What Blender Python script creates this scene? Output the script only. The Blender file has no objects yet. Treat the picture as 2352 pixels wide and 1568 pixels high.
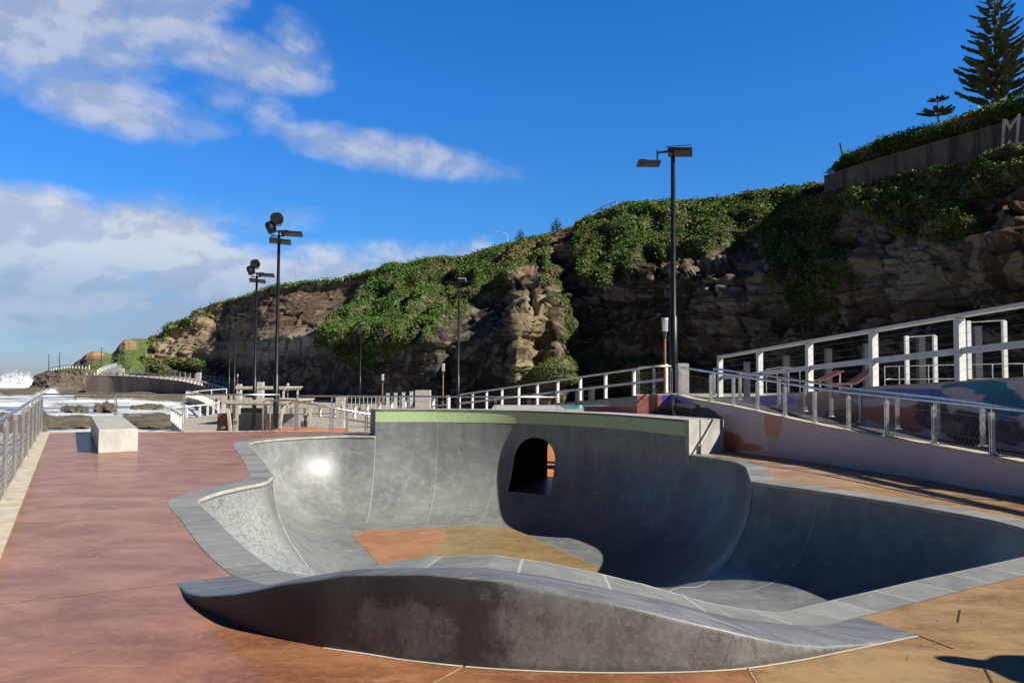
import bpy, bmesh, math, random
import numpy as np
from mathutils import Vector, Matrix, geometry
random.seed(7)
rng = np.random.default_rng(11)
SC = bpy.context.scene
COL = SC.collection

# ------------------------------------------------------------------ camera
CAMH = 1.64
FPX = 1830.0                      # focal length for a 2352 px wide frame
PITCH = math.atan((869.3 - 784.0) / FPX)
ROLL = 0.0055
cd = bpy.data.cameras.new('camera'); cam = bpy.data.objects.new('camera', cd); COL.objects.link(cam)
cd.sensor_width = 36.0; cd.lens = FPX / 2352 * 36.0
cd.clip_start = 0.05; cd.clip_end = 20000
CR = Matrix.Rotation(math.radians(90) + PITCH, 3, 'X') @ Matrix.Rotation(ROLL, 3, 'Z')
cam.matrix_world = Matrix.Translation((0, 0, CAMH)) @ CR.to_4x4()
SC.camera = cam
CRn = np.array(CR)

def ray(u, v):
    d = CR @ Vector(((u - 1176) / FPX, -(v - 784) / FPX, -1.0))
    return d / d.y
def PD(u, v, d):                  # the surveyed point seen at (u, v), d metres ahead
    r = ray(u, v); return Vector((r.x * d, d, CAMH + r.z * d))
def PZ(u, v, z=0.0):              # the surveyed point at height z
    r = ray(u, v); return PD(u, v, (z - CAMH) / r.z)
def PDn(u, v, d):                 # vectorised
    u = np.asarray(u, float); v = np.asarray(v, float); d = np.asarray(d, float)
    L = np.stack([(u - 1176) / FPX, -(v - 784) / FPX, -np.ones_like(u)], -1) @ CRn.T
    s = (d / L[..., 1])[..., None]
    P = L * s; P[..., 2] += CAMH
    return P

# ------------------------------------------------------------------ noise
def _h(ix, iy, iz, s):
    n = (ix * 374761393 + iy * 668265263 + iz * 2147483647 + s * 974634777) & 0xffffffff
    n = ((n ^ (n >> 13)) * 1274126177) & 0xffffffff
    n = (n ^ (n >> 16)) & 0xffffffff
    return n / 4294967295.0
def vnoise(p, s=0):
    p = np.asarray(p, float); f = np.floor(p); i = f.astype(np.int64); t = p - f; t = t * t * (3 - 2 * t)
    r = 0
    for dx in (0, 1):
        for dy in (0, 1):
            for dz in (0, 1):
                w = (t[..., 0] if dx else 1 - t[..., 0]) * (t[..., 1] if dy else 1 - t[..., 1]) * (t[..., 2] if dz else 1 - t[..., 2])
                r = r + w * _h(i[..., 0] + dx, i[..., 1] + dy, i[..., 2] + dz, s)
    return r
def fbm(p, o=4, s=0):
    a = 0.5; r = 0; tot = 0; p = np.asarray(p, float)
    for k in range(o):
        r = r + a * vnoise(p, s + k * 17); tot += a; p = p * 2.03 + 11.3; a *= 0.5
    return r / tot
def worley(p, s=0):
    """cellular noise: nearest distance, gap to the second nearest, and a value per cell"""
    p = np.asarray(p, float); i = np.floor(p).astype(np.int64); f1 = np.full(p.shape[:-1], 9.0); f2 = f1.copy(); cid = np.zeros(p.shape[:-1])
    for dx in (-1, 0, 1):
        for dy in (-1, 0, 1):
            for dz in (-1, 0, 1):
                jx, jy, jz = i[..., 0] + dx, i[..., 1] + dy, i[..., 2] + dz
                q = np.stack([jx + _h(jx, jy, jz, s), jy + _h(jx, jy, jz, s + 1), jz + _h(jx, jy, jz, s + 2)], -1)
                d = np.sqrt(((q - p) ** 2).sum(-1)); n = d < f1
                f2 = np.where(n, f1, np.minimum(f2, d)); cid = np.where(n, _h(jx, jy, jz, s + 3), cid); f1 = np.where(n, d, f1)
    return f1, f2 - f1, cid
def inpoly(x, y, poly):
    x = np.asarray(x, float); y = np.asarray(y, float); c = np.zeros(x.shape, bool); n = len(poly)
    for i in range(n):
        x1, y1 = poly[i]; x2, y2 = poly[(i + 1) % n]
        if y1 == y2: continue
        k = ((y1 > y) != (y2 > y)) & (x < (x2 - x1) * (y - y1) / (y2 - y1) + x1)
        c ^= k
    return c
def smooth(a, b, x):
    t = np.clip((x - a) / (b - a), 0, 1); return t * t * (3 - 2 * t)

# ------------------------------------------------------------------ curves
def crom(pts, step, closed=False, corners=()):
    """centripetal-ish Catmull-Rom through the points, resampled; corners keep a crease"""
    P = [Vector(p) for p in pts]; n = len(P); out = []
    segs = n if closed else n - 1
    for i in range(segs):
        p1, p2 = P[i], P[(i + 1) % n]
        p0 = P[(i - 1) % n] if (closed or i > 0) else p1 * 2 - p2
        p3 = P[(i + 2) % n] if (closed or i + 2 < n) else p2 * 2 - p1
        if i in corners: p0 = p1 * 2 - p2
        if (i + 1) % n in corners: p3 = p2 * 2 - p1
        L = (p2 - p1).length; k = max(1, int(round(L / step)))
        m1 = (p2 - p0) * (L / max(1e-6, (p2 - p1).length + (p1 - p0).length))
        m2 = (p3 - p1) * (L / max(1e-6, (p3 - p2).length + (p2 - p1).length))
        for j in range(k):
            t = j / k; t2 = t * t; t3 = t2 * t
            out.append(p1 * (2*t3 - 3*t2 + 1) + m1 * (t3 - 2*t2 + t) + p2 * (-2*t3 + 3*t2) + m2 * (t3 - t2))
    if not closed: out.append(P[-1].copy())
    return out
def interp(x, xs, ys): return float(np.interp(x, xs, ys))

# ------------------------------------------------------------------ objects
def tag(o, label=None, cat=None, group=None, kind=None):
    if label: o['label'] = label
    if cat: o['category'] = cat
    if group: o['group'] = group
    if kind: o['kind'] = kind
    return o
def empty(name, loc=(0, 0, 0), label=None, cat=None, group=None, rz=0.0):
    o = bpy.data.objects.new(name, None); COL.objects.link(o); o.location = loc; o.rotation_euler.z = rz
    o.empty_display_size = 0.2
    return tag(o, label, cat, group)
def link(name, me, parent=None, smoothed=False):
    o = bpy.data.objects.new(name, me); COL.objects.link(o)
    if parent is not None: o.parent = parent
    if smoothed: me.shade_smooth()
    return o
def copy_tree(o, parent=None):
    c = o.copy(); COL.objects.link(c); c.parent = parent
    if parent is not None: c.matrix_parent_inverse = o.matrix_parent_inverse.copy()
    for ch in [x for x in COL.objects if x.parent == o]: copy_tree(ch, c)
    return c

class MB:
    """collects faces, builds ONE mesh object"""
    def __init__(s): s.v = []; s.f = []; s.m = []; s.uv = {}
    def face(s, pts, m=0, uv=None):
        i = len(s.v); s.v += [tuple(p) for p in pts]; s.f.append(tuple(range(i, i + len(pts)))); s.m.append(m)
        if uv: s.uv[len(s.f) - 1] = uv
    def box(s, c, hx, hy, hz, m=0):
        c = Vector(c)
        hx = Vector((hx, 0, 0)) if isinstance(hx, (int, float)) else Vector(hx)
        hy = Vector((0, hy, 0)) if isinstance(hy, (int, float)) else Vector(hy)
        hz = Vector((0, 0, hz)) if isinstance(hz, (int, float)) else Vector(hz)
        i = len(s.v)
        for a in (-1, 1):
            for b in (-1, 1):
                for d in (-1, 1): s.v.append(tuple(c + hx*a + hy*b + hz*d))
        q = [(0,1,3,2),(4,6,7,5),(0,4,5,1),(2,3,7,6),(0,2,6,4),(1,5,7,3)]
        if hx.cross(hy).dot(hz) < 0: q = [t[::-1] for t in q]
        for t in q: s.f.append(tuple(i + k for k in t)); s.m.append(m)
    def bar(s, a, b, w, h, m=0, up=(0, 0, 1)):
        a = Vector(a); b = Vector(b); d = b - a; L = d.length
        if L < 1e-6: return
        d /= L; sd = d.cross(Vector(up))
        if sd.length < 1e-4: sd = d.cross(Vector((0, 1, 0)))
        sd.normalize(); u2 = sd.cross(d)
        s.box((a + b) / 2, d * (L / 2), sd * (w / 2), u2 * (h / 2), m)
    def tube(s, pts, r, n=8, m=0, cap=True):
        pts = [Vector(p) for p in pts]; k = len(pts); R = r if isinstance(r, (list, tuple)) else [r] * k
        i0 = len(s.v); prev = None
        for j, p in enumerate(pts):
            d = (pts[min(j + 1, k - 1)] - pts[max(j - 1, 0)]).normalized()
            if prev is None:
                a = d.orthogonal().normalized()
            else:
                a = prev - d * prev.dot(d)
                a = a.normalized() if a.length > 1e-5 else d.orthogonal().normalized()
            prev = a; b = d.cross(a)
            for q in range(n):
                t = 2 * math.pi * q / n; s.v.append(tuple(p + (a * math.cos(t) + b * math.sin(t)) * R[j]))
        for j in range(k - 1):
            for q in range(n):
                q2 = (q + 1) % n
                s.f.append((i0 + j*n + q, i0 + j*n + q2, i0 + (j+1)*n + q2, i0 + (j+1)*n + q)); s.m.append(m)
        if cap:
            s.f.append(tuple(i0 + q for q in range(n))[::-1]); s.m.append(m)
            s.f.append(tuple(i0 + (k-1)*n + q for q in range(n))); s.m.append(m)
    def strip(s, A, B, m=0, ua=None, v0=0, v1=1):
        """quads between two polylines"""
        for j in range(len(A) - 1):
            uv = None
            if ua: uv = [(ua[j], v0), (ua[j+1], v0), (ua[j+1], v1), (ua[j], v1)]
            s.face([A[j], A[j+1], B[j+1], B[j]], m, uv)
    def build(s, name, mats, parent=None, sm=False, merge=0.0):
        me = bpy.data.meshes.new(name); me.from_pydata(s.v, [], s.f)
        for mt in (mats if isinstance(mats, (list, tuple)) else [mats]): me.materials.append(mt)
        me.polygons.foreach_set('material_index', s.m)
        if s.uv:
            ul = me.uv_layers.new(name='UVMap')
            for fi, uv in s.uv.items():
                for k, li in enumerate(me.polygons[fi].loop_indices): ul.data[li].uv = uv[k]
        if merge:
            bm = bmesh.new(); bm.from_mesh(me); bmesh.ops.remove_doubles(bm, verts=bm.verts, dist=merge)
            bm.to_mesh(me); bm.free()
        me.update()
        return link(name, me, parent, sm)

# ------------------------------------------------------------------ materials
class NT:
    def __init__(s, tree): s.t = tree; s.n = tree.nodes; s.l = tree.links
    def add(s, typ, props=None, **ins):
        nd = s.n.new(typ)
        for k, v in (props or {}).items(): setattr(nd, k, v)
        for k, v in ins.items():
            key = int(k[1:]) if k[0] == '_' else k.replace('__', ' ')
            s.set(nd, key, v)
        return nd
    def set(s, nd, key, v):
        sk = nd.inputs[key]
        if isinstance(v, bpy.types.NodeSocket): s.l.new(v, sk)
        elif isinstance(v, bpy.types.Node): s.l.new(v.outputs[0], sk)
        else:
            if isinstance(v, (tuple, list)) and len(v) == 3 and sk.type == 'RGBA': v = (*v, 1)
            sk.default_value = v
    def m(s, op, a, b=0.0, c=None, clamp=False):
        nd = s.n.new('ShaderNodeMath'); nd.operation = op; nd.use_clamp = clamp
        s.set(nd, 0, a); s.set(nd, 1, b)
        if c is not None: s.set(nd, 2, c)
        return nd.outputs[0]
    def mix(s, f, a, b, bt='MIX'):
        nd = s.n.new('ShaderNodeMix'); nd.data_type = 'RGBA'; nd.blend_type = bt; nd.clamp_factor = True
        s.set(nd, 0, f); s.set(nd, 6, a); s.set(nd, 7, b)
        return nd.outputs[2]
    def ramp(s, f, lo, hi):
        nd = s.n.new('ShaderNodeMapRange'); nd.interpolation_type = 'SMOOTHSTEP'
        s.set(nd, 0, f); s.set(nd, 1, lo); s.set(nd, 2, hi)
        return nd.outputs[0]
    def noise(s, vec, scale, detail=4, rough=0.55, dist=0.0):
        nd = s.n.new('ShaderNodeTexNoise'); s.set(nd, 'Vector', vec); s.set(nd, 'Scale', scale); s.set(nd, 'Detail', detail)
        s.set(nd, 'Roughness', rough); s.set(nd, 'Distortion', dist)
        return nd.outputs[0]
    def mapv(s, vec, scale=(1, 1, 1), rot=(0, 0, 0), loc=(0, 0, 0)):
        nd = s.n.new('ShaderNodeMapping'); s.set(nd, 0, vec); s.set(nd, 1, loc); s.set(nd, 2, rot); s.set(nd, 3, scale)
        return nd.outputs[0]
    def pos(s): return s.n.new('ShaderNodeNewGeometry').outputs['Position']
    def obj(s): return s.n.new('ShaderNodeTexCoord').outputs['Object']
    def uv(s): return s.n.new('ShaderNodeTexCoord').outputs['UV']
    def sep(s, v):
        nd = s.n.new('ShaderNodeSeparateXYZ'); s.set(nd, 0, v); return nd.outputs
    def attr(s, name):
        nd = s.n.new('ShaderNodeAttribute'); nd.attribute_name = name; return nd
    def bump(s, h, strength=0.3, dist=0.01):
        nd = s.n.new('ShaderNodeBump'); s.set(nd, 'Height', h); s.set(nd, 'Strength', strength); s.set(nd, 'Distance', dist)
        return nd.outputs[0]
def material(name):
    mt = bpy.data.materials.new(name); mt.use_nodes = True
    t = NT(mt.node_tree); b = t.n['Principled BSDF']
    return mt, t, b
def simple(name, col, rough=0.6, metal=0.0, var=0.12, scale=6.0, bump=0.0, spec=0.5, coat_or_shade=0.0):
    """a plain surface with slight mottling"""
    mt, t, b = material(name)
    n = t.noise(t.obj(), scale, 5, 0.6)
    dark = tuple(c * (1 - var * 1.6) for c in col); lite = tuple(min(1, c * (1 + var)) for c in col)
    t.set(b, 'Base Color', t.mix(t.ramp(n, 0.3, 0.7), dark, lite))
    t.set(b, 'Roughness', t.m('ADD', rough - 0.08, t.m('MULTIPLY', n, 0.16)))
    t.set(b, 'Metallic', metal); t.set(b, 'Specular IOR Level', spec)
    if coat_or_shade: t.set(b, 'Coat Weight', coat_or_shade); t.set(b, 'Coat Roughness', 0.15)
    if bump: t.set(b, 'Normal', t.bump(t.noise(t.obj(), scale * 8, 4), bump, 0.01))
    return mt

M = {}
M['steel'] = simple('stainless_steel', (0.80, 0.79, 0.76), 0.33, 1.0, 0.1, 12)
M['wire'] = simple('steel_wire', (0.26, 0.24, 0.2), 0.45, 0.6, 0.1, 12)
M['black'] = simple('black_powder_coat', (0.006, 0.007, 0.009), 0.4, 0.0, 0.3, 5)
M['lens'] = simple('lamp_lens', (0.025, 0.024, 0.021), 0.35, 0.0, 0.25, 30)
M['white'] = simple('white_timber_paint', (0.74, 0.74, 0.72), 0.5, 0.0, 0.07, 3)
M['cream'] = simple('cream_concrete', (0.60, 0.53, 0.41), 0.75, 0.0, 0.12, 4, 0.15)
M['conc'] = simple('pale_concrete', (0.46, 0.45, 0.42), 0.75, 0.0, 0.15, 3, 0.2)
M['greyc'] = simple('grey_concrete', (0.3, 0.3, 0.29), 0.75, 0.0, 0.2, 3, 0.2)
M['path'] = simple('promenade_concrete', (0.42, 0.39, 0.33), 0.8, 0.0, 0.14, 1.0, 0.1)
M['timber'] = simple('weathered_timber', (0.52, 0.48, 0.39), 0.7, 0.0, 0.2, 6)
M['brass'] = simple('varnished_timber', (0.34, 0.19, 0.08), 0.5, 0.0, 0.2, 8)
M['dark'] = simple('dark_metal', (0.06, 0.07, 0.085), 0.5, 0.3, 0.2, 6)
M['orange'] = simple('orange_concrete', (0.55, 0.22, 0.065), 0.6, 0.0, 0.12, 2.0, 0.1)
M['asphalt'] = simple('asphalt', (0.09, 0.09, 0.09), 0.85, 0.0, 0.2, 3, 0.2)
M['rust'] = simple('red_brown_panel', (0.16, 0.06, 0.035), 0.6, 0.0, 0.2, 5)
M['glassy'] = simple('frosted_glass', (0.6, 0.62, 0.62), 0.25, 0.0, 0.08, 10)
M['sign'] = simple('blue_white_sign', (0.55, 0.62, 0.72), 0.5, 0.0, 0.1, 10)
# ================================================================== SKATE BOWL AND DECK
def concrete_bowl():
    mt, t, b = material('bowl_concrete')
    P = t.pos(); xyz = t.sep(P); uv = t.uv()
    big = t.noise(P, 0.9, 5, 0.6, 0.6); mid = t.noise(P, 4.0, 6, 0.65); fine = t.noise(P, 45, 3, 0.6)
    streak = t.noise(t.mapv(uv, (3.2, 0.35, 1)), 1.0, 4, 0.6)
    swirl = t.noise(t.mapv(uv, (0.8, 5.0, 1), (0, 0, 0.6)), 1.0, 5, 0.6, 1.2)
    c = t.mix(t.ramp(big, 0.32, 0.68), (0.160, 0.173, 0.176), (0.232, 0.245, 0.236))
    c = t.mix(t.m('MULTIPLY', t.ramp(mid, 0.4, 0.75), 0.55), c, (0.33, 0.35, 0.345))
    c = t.mix(t.m('MULTIPLY', t.ramp(swirl, 0.52, 0.72), 0.2), c, (0.145, 0.155, 0.16))
    top = t.ramp(xyz[2], -1.35, 0.2)
    c = t.mix(t.m('MULTIPLY', t.m('MULTIPLY', t.ramp(streak, 0.5, 0.66), top), 0.6), c, (0.15, 0.165, 0.175))
    c = t.mix(t.m('MULTIPLY', t.ramp(t.noise(t.mapv(uv, (6, 0.55, 1)), 1.0, 5, 0.7), 0.62, 0.74), 0.5), c, (0.46, 0.47, 0.455))
    # craquelure: strong in the near left pocket, faint elsewhere
    def crack(scale, w, warp=0.12):
        v2 = t.add('ShaderNodeVectorMath', {'operation': 'MULTIPLY_ADD'}, _0=t.n.new('ShaderNodeTexNoise').outputs['Color'], _1=(warp, warp, warp), _2=P)
        v2.inputs[0].links[0].from_node.inputs['Scale'].default_value = scale * 1.3
        t.l.new(P, v2.inputs[0].links[0].from_node.inputs['Vector'])
        vr = t.add('ShaderNodeTexVoronoi', {'feature': 'DISTANCE_TO_EDGE'}, Vector=v2, Scale=scale)
        return t.m('SUBTRACT', 1.0, t.ramp(vr.outputs[0], 0.0, w))
    ck = crack(10.5, 0.085, 0.14)
    pocket = t.m('MULTIPLY', t.m('SUBTRACT', 1.0, t.ramp(xyz[1], 12.6, 12.9)), t.m('SUBTRACT', 1.0, t.ramp(xyz[0], -1.3, -0.4)))
    bl = t.ramp(t.noise(P, 1.7, 3), 0.22, 0.46)
    c = t.mix(t.m('MULTIPLY', pocket, 0.5), c, (0.36, 0.39, 0.37))
    c = t.mix(t.m('MULTIPLY', t.m('MULTIPLY', ck, pocket), t.m('MULTIPLY', bl, 0.8)), c, (0.12, 0.125, 0.11))
    ck2 = t.m('MULTIPLY', crack(11, 0.035, 0.2), t.ramp(t.noise(P, 0.8, 2), 0.45, 0.62))
    c = t.mix(t.m('MULTIPLY', ck2, 0.38), c, (0.13, 0.13, 0.125))
    c = t.mix(t.m('MULTIPLY', crack(0.55, 0.005, 0.5), 0.3), c, (0.12, 0.12, 0.12))
    c = t.mix(t.m('MULTIPLY', t.ramp(fine, 0.55, 0.8), 0.25), c, (0.36, 0.37, 0.36))
    arcs = t.noise(t.mapv(uv, (1.4, 16, 1), (0, 0, 0.5)), 1.0, 3, 0.5, 2.2); sc_ = t.ramp(arcs, 0.64, 0.69)
    c = t.mix(t.m('MULTIPLY', t.m('MULTIPLY', sc_, t.ramp(big, 0.4, 0.6)), 0.35), c, (0.42, 0.43, 0.42))
    c = t.mix(t.m('MULTIPLY', t.ramp(t.noise(P, 130, 2), 0.6, 0.75), 0.3), c, (0.12, 0.125, 0.13))
    t.set(b, 'Base Color', c)
    t.set(b, 'Roughness', t.m('ADD', 0.27, t.m('MULTIPLY', mid, 0.22)))
    t.set(b, 'Specular IOR Level', 0.5)
    t.set(b, 'Normal', t.bump(t.m('ADD', mid, t.m('MULTIPLY', fine, 0.25)), 0.12, 0.02))
    return mt
def scratches(t, vec, n=3, seed=0.0, thr=0.68):
    s = None
    for k in range(n):
        a = 0.35 + k * 1.13 + seed
        q = t.noise(t.mapv(vec, (0.55, 26, 1), (0, 0, a), (k * 3.1, k * 1.7, 0)), 1.0, 2, 0.5, 0.25)
        r = t.ramp(q, thr, thr + 0.05)
        g = t.ramp(t.noise(t.mapv(vec, (1, 1, 1), (0, 0, 0), (k * 7.7, 3.3, seed)), 0.7, 3), 0.45, 0.65)
        r = t.m('MULTIPLY', r, g); s = r if s is None else t.m('MAXIMUM', s, r)
    return s
def deck_mat():
    mt, t, b = material('sealed_coloured_concrete')
    P = t.pos(); xyz = t.sep(P)
    w = t.noise(P, 0.5, 4, 0.6); n1 = t.noise(t.mapv(P, (1, 1.5, 1), (0, 0, 0.25)), 1.1, 9, 0.72, 0.3); n2 = t.noise(P, 13, 6, 0.7); n3 = t.noise(P, 48, 4, 0.7)
    red = t.mix(t.ramp(n1, 0.34, 0.66), (0.235, 0.106, 0.058), (0.43, 0.225, 0.138))
    red = t.mix(t.m('MULTIPLY', t.ramp(n2, 0.45, 0.72), 0.35), red, (0.47, 0.285, 0.19))
    red = t.mix(t.m('MULTIPLY', t.ramp(w, 0.48, 0.62), 0.35), red, (0.25, 0.13, 0.09))
    org = t.mix(t.ramp(n1, 0.35, 0.66), (0.20, 0.078, 0.037), (0.40, 0.185, 0.092))
    org = t.mix(t.m('MULTIPLY', t.ramp(n2, 0.48, 0.72), 0.45), org, (0.48, 0.26, 0.14))
    och = t.mix(t.ramp(n1, 0.35, 0.64), (0.215, 0.13, 0.055), (0.42, 0.28, 0.135))
    och = t.mix(t.m('MULTIPLY', t.ramp(n2, 0.45, 0.72), 0.5), och, (0.45, 0.29, 0.15))
    och = t.mix(t.m('MULTIPLY', t.ramp(t.noise(P, 1.1, 5, 0.7), 0.52, 0.66), 0.5), och, (0.30, 0.25, 0.155))
    # the orange-brown slab in front of the bowl, then the ochre slab east of the joint
    f = t.m('MULTIPLY', t.ramp(t.m('ADD', xyz[0], t.m('MULTIPLY', w, 1.2)), -2.6, -0.4), t.m('SUBTRACT', 1.0, t.ramp(xyz[1], 5.6, 6.6)))
    c = t.mix(f, red, org)
    c = t.mix(t.ramp(t.m('ADD', xyz[0], t.m('MULTIPLY', xyz[1], 0.0)), 1.36, 1.38), c, och)
    tan = t.mix(t.ramp(n1, 0.35, 0.65), (0.30, 0.19, 0.12), (0.44, 0.30, 0.2))
    c = t.mix(t.m('MULTIPLY', t.ramp(xyz[1], 11.5, 14.5), t.ramp(xyz[0], 3.0, 3.2)), c, tan)
    sc = scratches(t, P, 4)
    c = t.mix(t.m('MULTIPLY', sc, t.m('ADD', 0.3, t.m('MULTIPLY', t.ramp(xyz[0], 0.5, 1.5), 0.4))), c, (0.52, 0.43, 0.32))
    c = t.mix(t.ramp(n3, 0.56, 0.72), c, t.mix(0.35, c, (0.07, 0.04, 0.03)))
    c = t.mix(t.m('MULTIPLY', t.ramp(t.noise(P, 5.5, 6, 0.75), 0.58, 0.68), 0.3), c, (0.09, 0.05, 0.04))
    sp = t.ramp(t.noise(P, 55, 2), 0.74, 0.8)
    c = t.mix(t.m('MULTIPLY', sp, 0.35), c, (0.05, 0.04, 0.035))
    t.set(b, 'Base Color', c)
    t.set(b, 'Roughness', t.m('ADD', 0.40, t.m('MULTIPLY', n2, 0.25))); t.set(b, 'Specular IOR Level', 0.22)
    t.set(b, 'Coat Weight', t.m('SUBTRACT', 0.22, t.m('MULTIPLY', t.ramp(xyz[0], -1.2, 1.8), 0.16)))
    t.set(b, 'Coat Roughness', t.m('ADD', 0.07, t.m('MULTIPLY', n1, 0.10)))
    t.set(b, 'Normal', t.bump(n2, 0.08, 0.01))
    return mt
def coping_mat():
    mt, t, b = material('coping_concrete')
    P = t.pos(); uv = t.uv(); u = t.sep(uv)
    cell = t.m('FLOOR', t.m('DIVIDE', u[0], 0.52)); frac = t.m('FRACT', t.m('DIVIDE', u[0], 0.52))
    wn = t.add('ShaderNodeTexWhiteNoise', {'noise_dimensions': '1D'}, W=cell).outputs['Value']
    n = t.noise(P, 5, 6, 0.65); n2 = t.noise(P, 60, 3)
    c = t.mix(wn, (0.19, 0.20, 0.19), (0.315, 0.32, 0.295))
    c = t.mix(t.m('MULTIPLY', t.ramp(n, 0.4, 0.7), 0.4), c, (0.40, 0.40, 0.37))
    c = t.mix(t.m('MULTIPLY', t.ramp(n2, 0.6, 0.75), 0.3), c, (0.17, 0.17, 0.165))
    j = t.m('LESS_THAN', frac, 0.035)
    c = t.mix(t.m('MULTIPLY', j, 0.7), c, (0.50, 0.49, 0.44))
    c = t.mix(t.m('MULTIPLY', scratches(t, P, 2, 0.4), 0.4), c, (0.5, 0.5, 0.48))
    t.set(b, 'Base Color', c); t.set(b, 'Roughness', t.m('ADD', 0.4, t.m('MULTIPLY', n, 0.25)))
    t.set(b, 'Normal', t.bump(n2, 0.1, 0.01))
    return mt
def slab_mat():
    mt, t, b = material('dark_trowelled_concrete')
    P = t.pos(); n = t.noise(t.mapv(P, (0.8, 7, 4), (0, 0, -0.1)), 1.5, 6, 0.65, 0.5); n2 = t.noise(P, 30, 4)
    c = t.mix(t.ramp(n, 0.35, 0.65), (0.115, 0.128, 0.145), (0.20, 0.21, 0.225))
    c = t.mix(t.m('MULTIPLY', t.ramp(n2, 0.58, 0.7), 0.35), c, (0.27, 0.28, 0.28))
    c = t.mix(t.m('MULTIPLY', scratches(t, P, 3, 0.2, 0.66), 0.5), c, (0.36, 0.36, 0.35))
    t.set(b, 'Base Color', c); t.set(b, 'Roughness', t.m('ADD', 0.33, t.m('MULTIPLY', n2, 0.2)))
    t.set(b, 'Normal', t.bump(n2, 0.1, 0.008))
    return mt
def lipface_mat():
    mt, t, b = material('stained_lip_concrete')
    P = t.pos(); xyz = t.sep(P); uv = t.uv()
    n = t.noise(P, 3, 6, 0.65); n2 = t.noise(P, 24, 5, 0.65); n3 = t.noise(P, 110, 2)
    c = t.mix(t.ramp(n, 0.33, 0.68), (0.105, 0.105, 0.103), (0.175, 0.176, 0.170))
    c = t.mix(t.m('MULTIPLY', t.ramp(n2, 0.45, 0.7), 0.5), c, (0.205, 0.207, 0.20))
    # western half darkened: painted shade and a wet stain, with a painted lit patch
    coat_or_shade = t.m('SUBTRACT', 1.0, t.ramp(t.m('ADD', xyz[0], t.m('MULTIPLY', t.noise(P, 2.4, 5, 0.7), 1.1)), 0.42, 0.62))
    px = t.m('ADD', t.m('DIVIDE', t.m('ADD', xyz[0], 0.62), 0.33), 0.0); pz = t.m('DIVIDE', t.m('SUBTRACT', xyz[2], 0.16), 0.21)
    rad = t.m('ADD', t.m('SQRT', t.m('ADD', t.m('MULTIPLY', px, px), t.m('MULTIPLY', pz, pz))), t.m('MULTIPLY', t.noise(P, 5, 5, 0.7), 1.4))
    bare_or_lit = t.m('SUBTRACT', 1.0, t.ramp(rad, 1.45, 1.75))  # ragged patch where the painted shade thins, as if lit
    c = t.mix(t.m('MULTIPLY', coat_or_shade, t.m('SUBTRACT', 0.92, t.m('MULTIPLY', bare_or_lit, 0.62))), c, (0.032, 0.031, 0.032))
    crk = t.noise(t.mapv(P, (1, 1, 0.42)), 3.2, 7, 0.74, 1.1)
    line = t.m('SUBTRACT', 1.0, t.ramp(t.m('ABSOLUTE', t.m('SUBTRACT', crk, 0.5)), 0.003, 0.020))
    line = t.m('MULTIPLY', line, t.ramp(t.noise(P, 2.2, 3), 0.42, 0.58))
    c = t.mix(t.m('MULTIPLY', line, 0.7), c, (0.035, 0.034, 0.03))
    c = t.mix(t.m('MULTIPLY', t.ramp(n3, 0.72, 0.8), 0.5), c, (0.38, 0.36, 0.31))
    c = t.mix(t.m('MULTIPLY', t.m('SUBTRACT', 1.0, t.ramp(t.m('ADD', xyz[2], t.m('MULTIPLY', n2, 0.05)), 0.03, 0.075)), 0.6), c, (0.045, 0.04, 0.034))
    t.set(b, 'Base Color', c); t.set(b, 'Roughness', t.m('ADD', 0.42, t.m('MULTIPLY', n2, 0.3)))
    t.set(b, 'Normal', t.bump(t.m('ADD', n2, t.m('MULTIPLY', n3, 0.4)), 0.22, 0.012))
    return mt
def tile_mat():
    mt, t, b = material('green_mosaic_tile')
    uv = t.uv(); u = t.sep(uv); S = 0.034
    fx = t.m('FRACT', t.m('DIVIDE', u[0], S)); fy = t.m('FRACT', t.m('DIVIDE', u[1], S))
    cv = t.add('ShaderNodeCombineXYZ', _0=t.m('FLOOR', t.m('DIVIDE', u[0], S)), _1=t.m('FLOOR', t.m('DIVIDE', u[1], S)))
    wn = t.add('ShaderNodeTexWhiteNoise', {'noise_dimensions': '2D'}, Vector=cv)
    val = wn.outputs['Value']
    c = t.mix(t.ramp(val, 0.0, 0.8), (0.40, 0.56, 0.24), (0.49, 0.63, 0.32))
    c = t.mix(t.ramp(val, 0.82, 1.0), c, (0.56, 0.68, 0.42))
    e = t.m('MINIMUM', t.m('MINIMUM', fx, t.m('SUBTRACT', 1.0, fx)), t.m('MINIMUM', fy, t.m('SUBTRACT', 1.0, fy)))
    g = t.m('LESS_THAN', e, 0.06)
    c = t.mix(t.m('MULTIPLY', g, .8), c, (0.54, 0.62, 0.43))
    t.set(b, 'Base Color', c); t.set(b, 'Roughness', t.m('ADD', 0.22, t.m('MULTIPLY', g, 0.5)))
    return mt
def panel_mat(name, a, bcol, lite, k):
    mt, t, b = material(name); P = t.pos()
    n = t.noise(P, 1.6, 6, 0.65, 0.5); n2 = t.noise(P, 12, 4)
    c = t.mix(t.ramp(n, 0.35, 0.65), a, bcol)
    c = t.mix(t.m('MULTIPLY', t.ramp(n2, 0.5, 0.75), 0.3), c, lite)
    c = t.mix(t.m('MULTIPLY', scratches(t, P, 4, k, 0.63), 0.6), c, (0.5, 0.46, 0.36))
    t.set(b, 'Base Color', c); t.set(b, 'Roughness', t.m('ADD', 0.35, t.m('MULTIPLY', n2, 0.2)))
    return mt
M['bowl'] = concrete_bowl(); M['deck'] = deck_mat(); M['coping'] = coping_mat(); M['slab'] = slab_mat()
M['lipface'] = lipface_mat(); M['tile'] = tile_mat()
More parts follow.
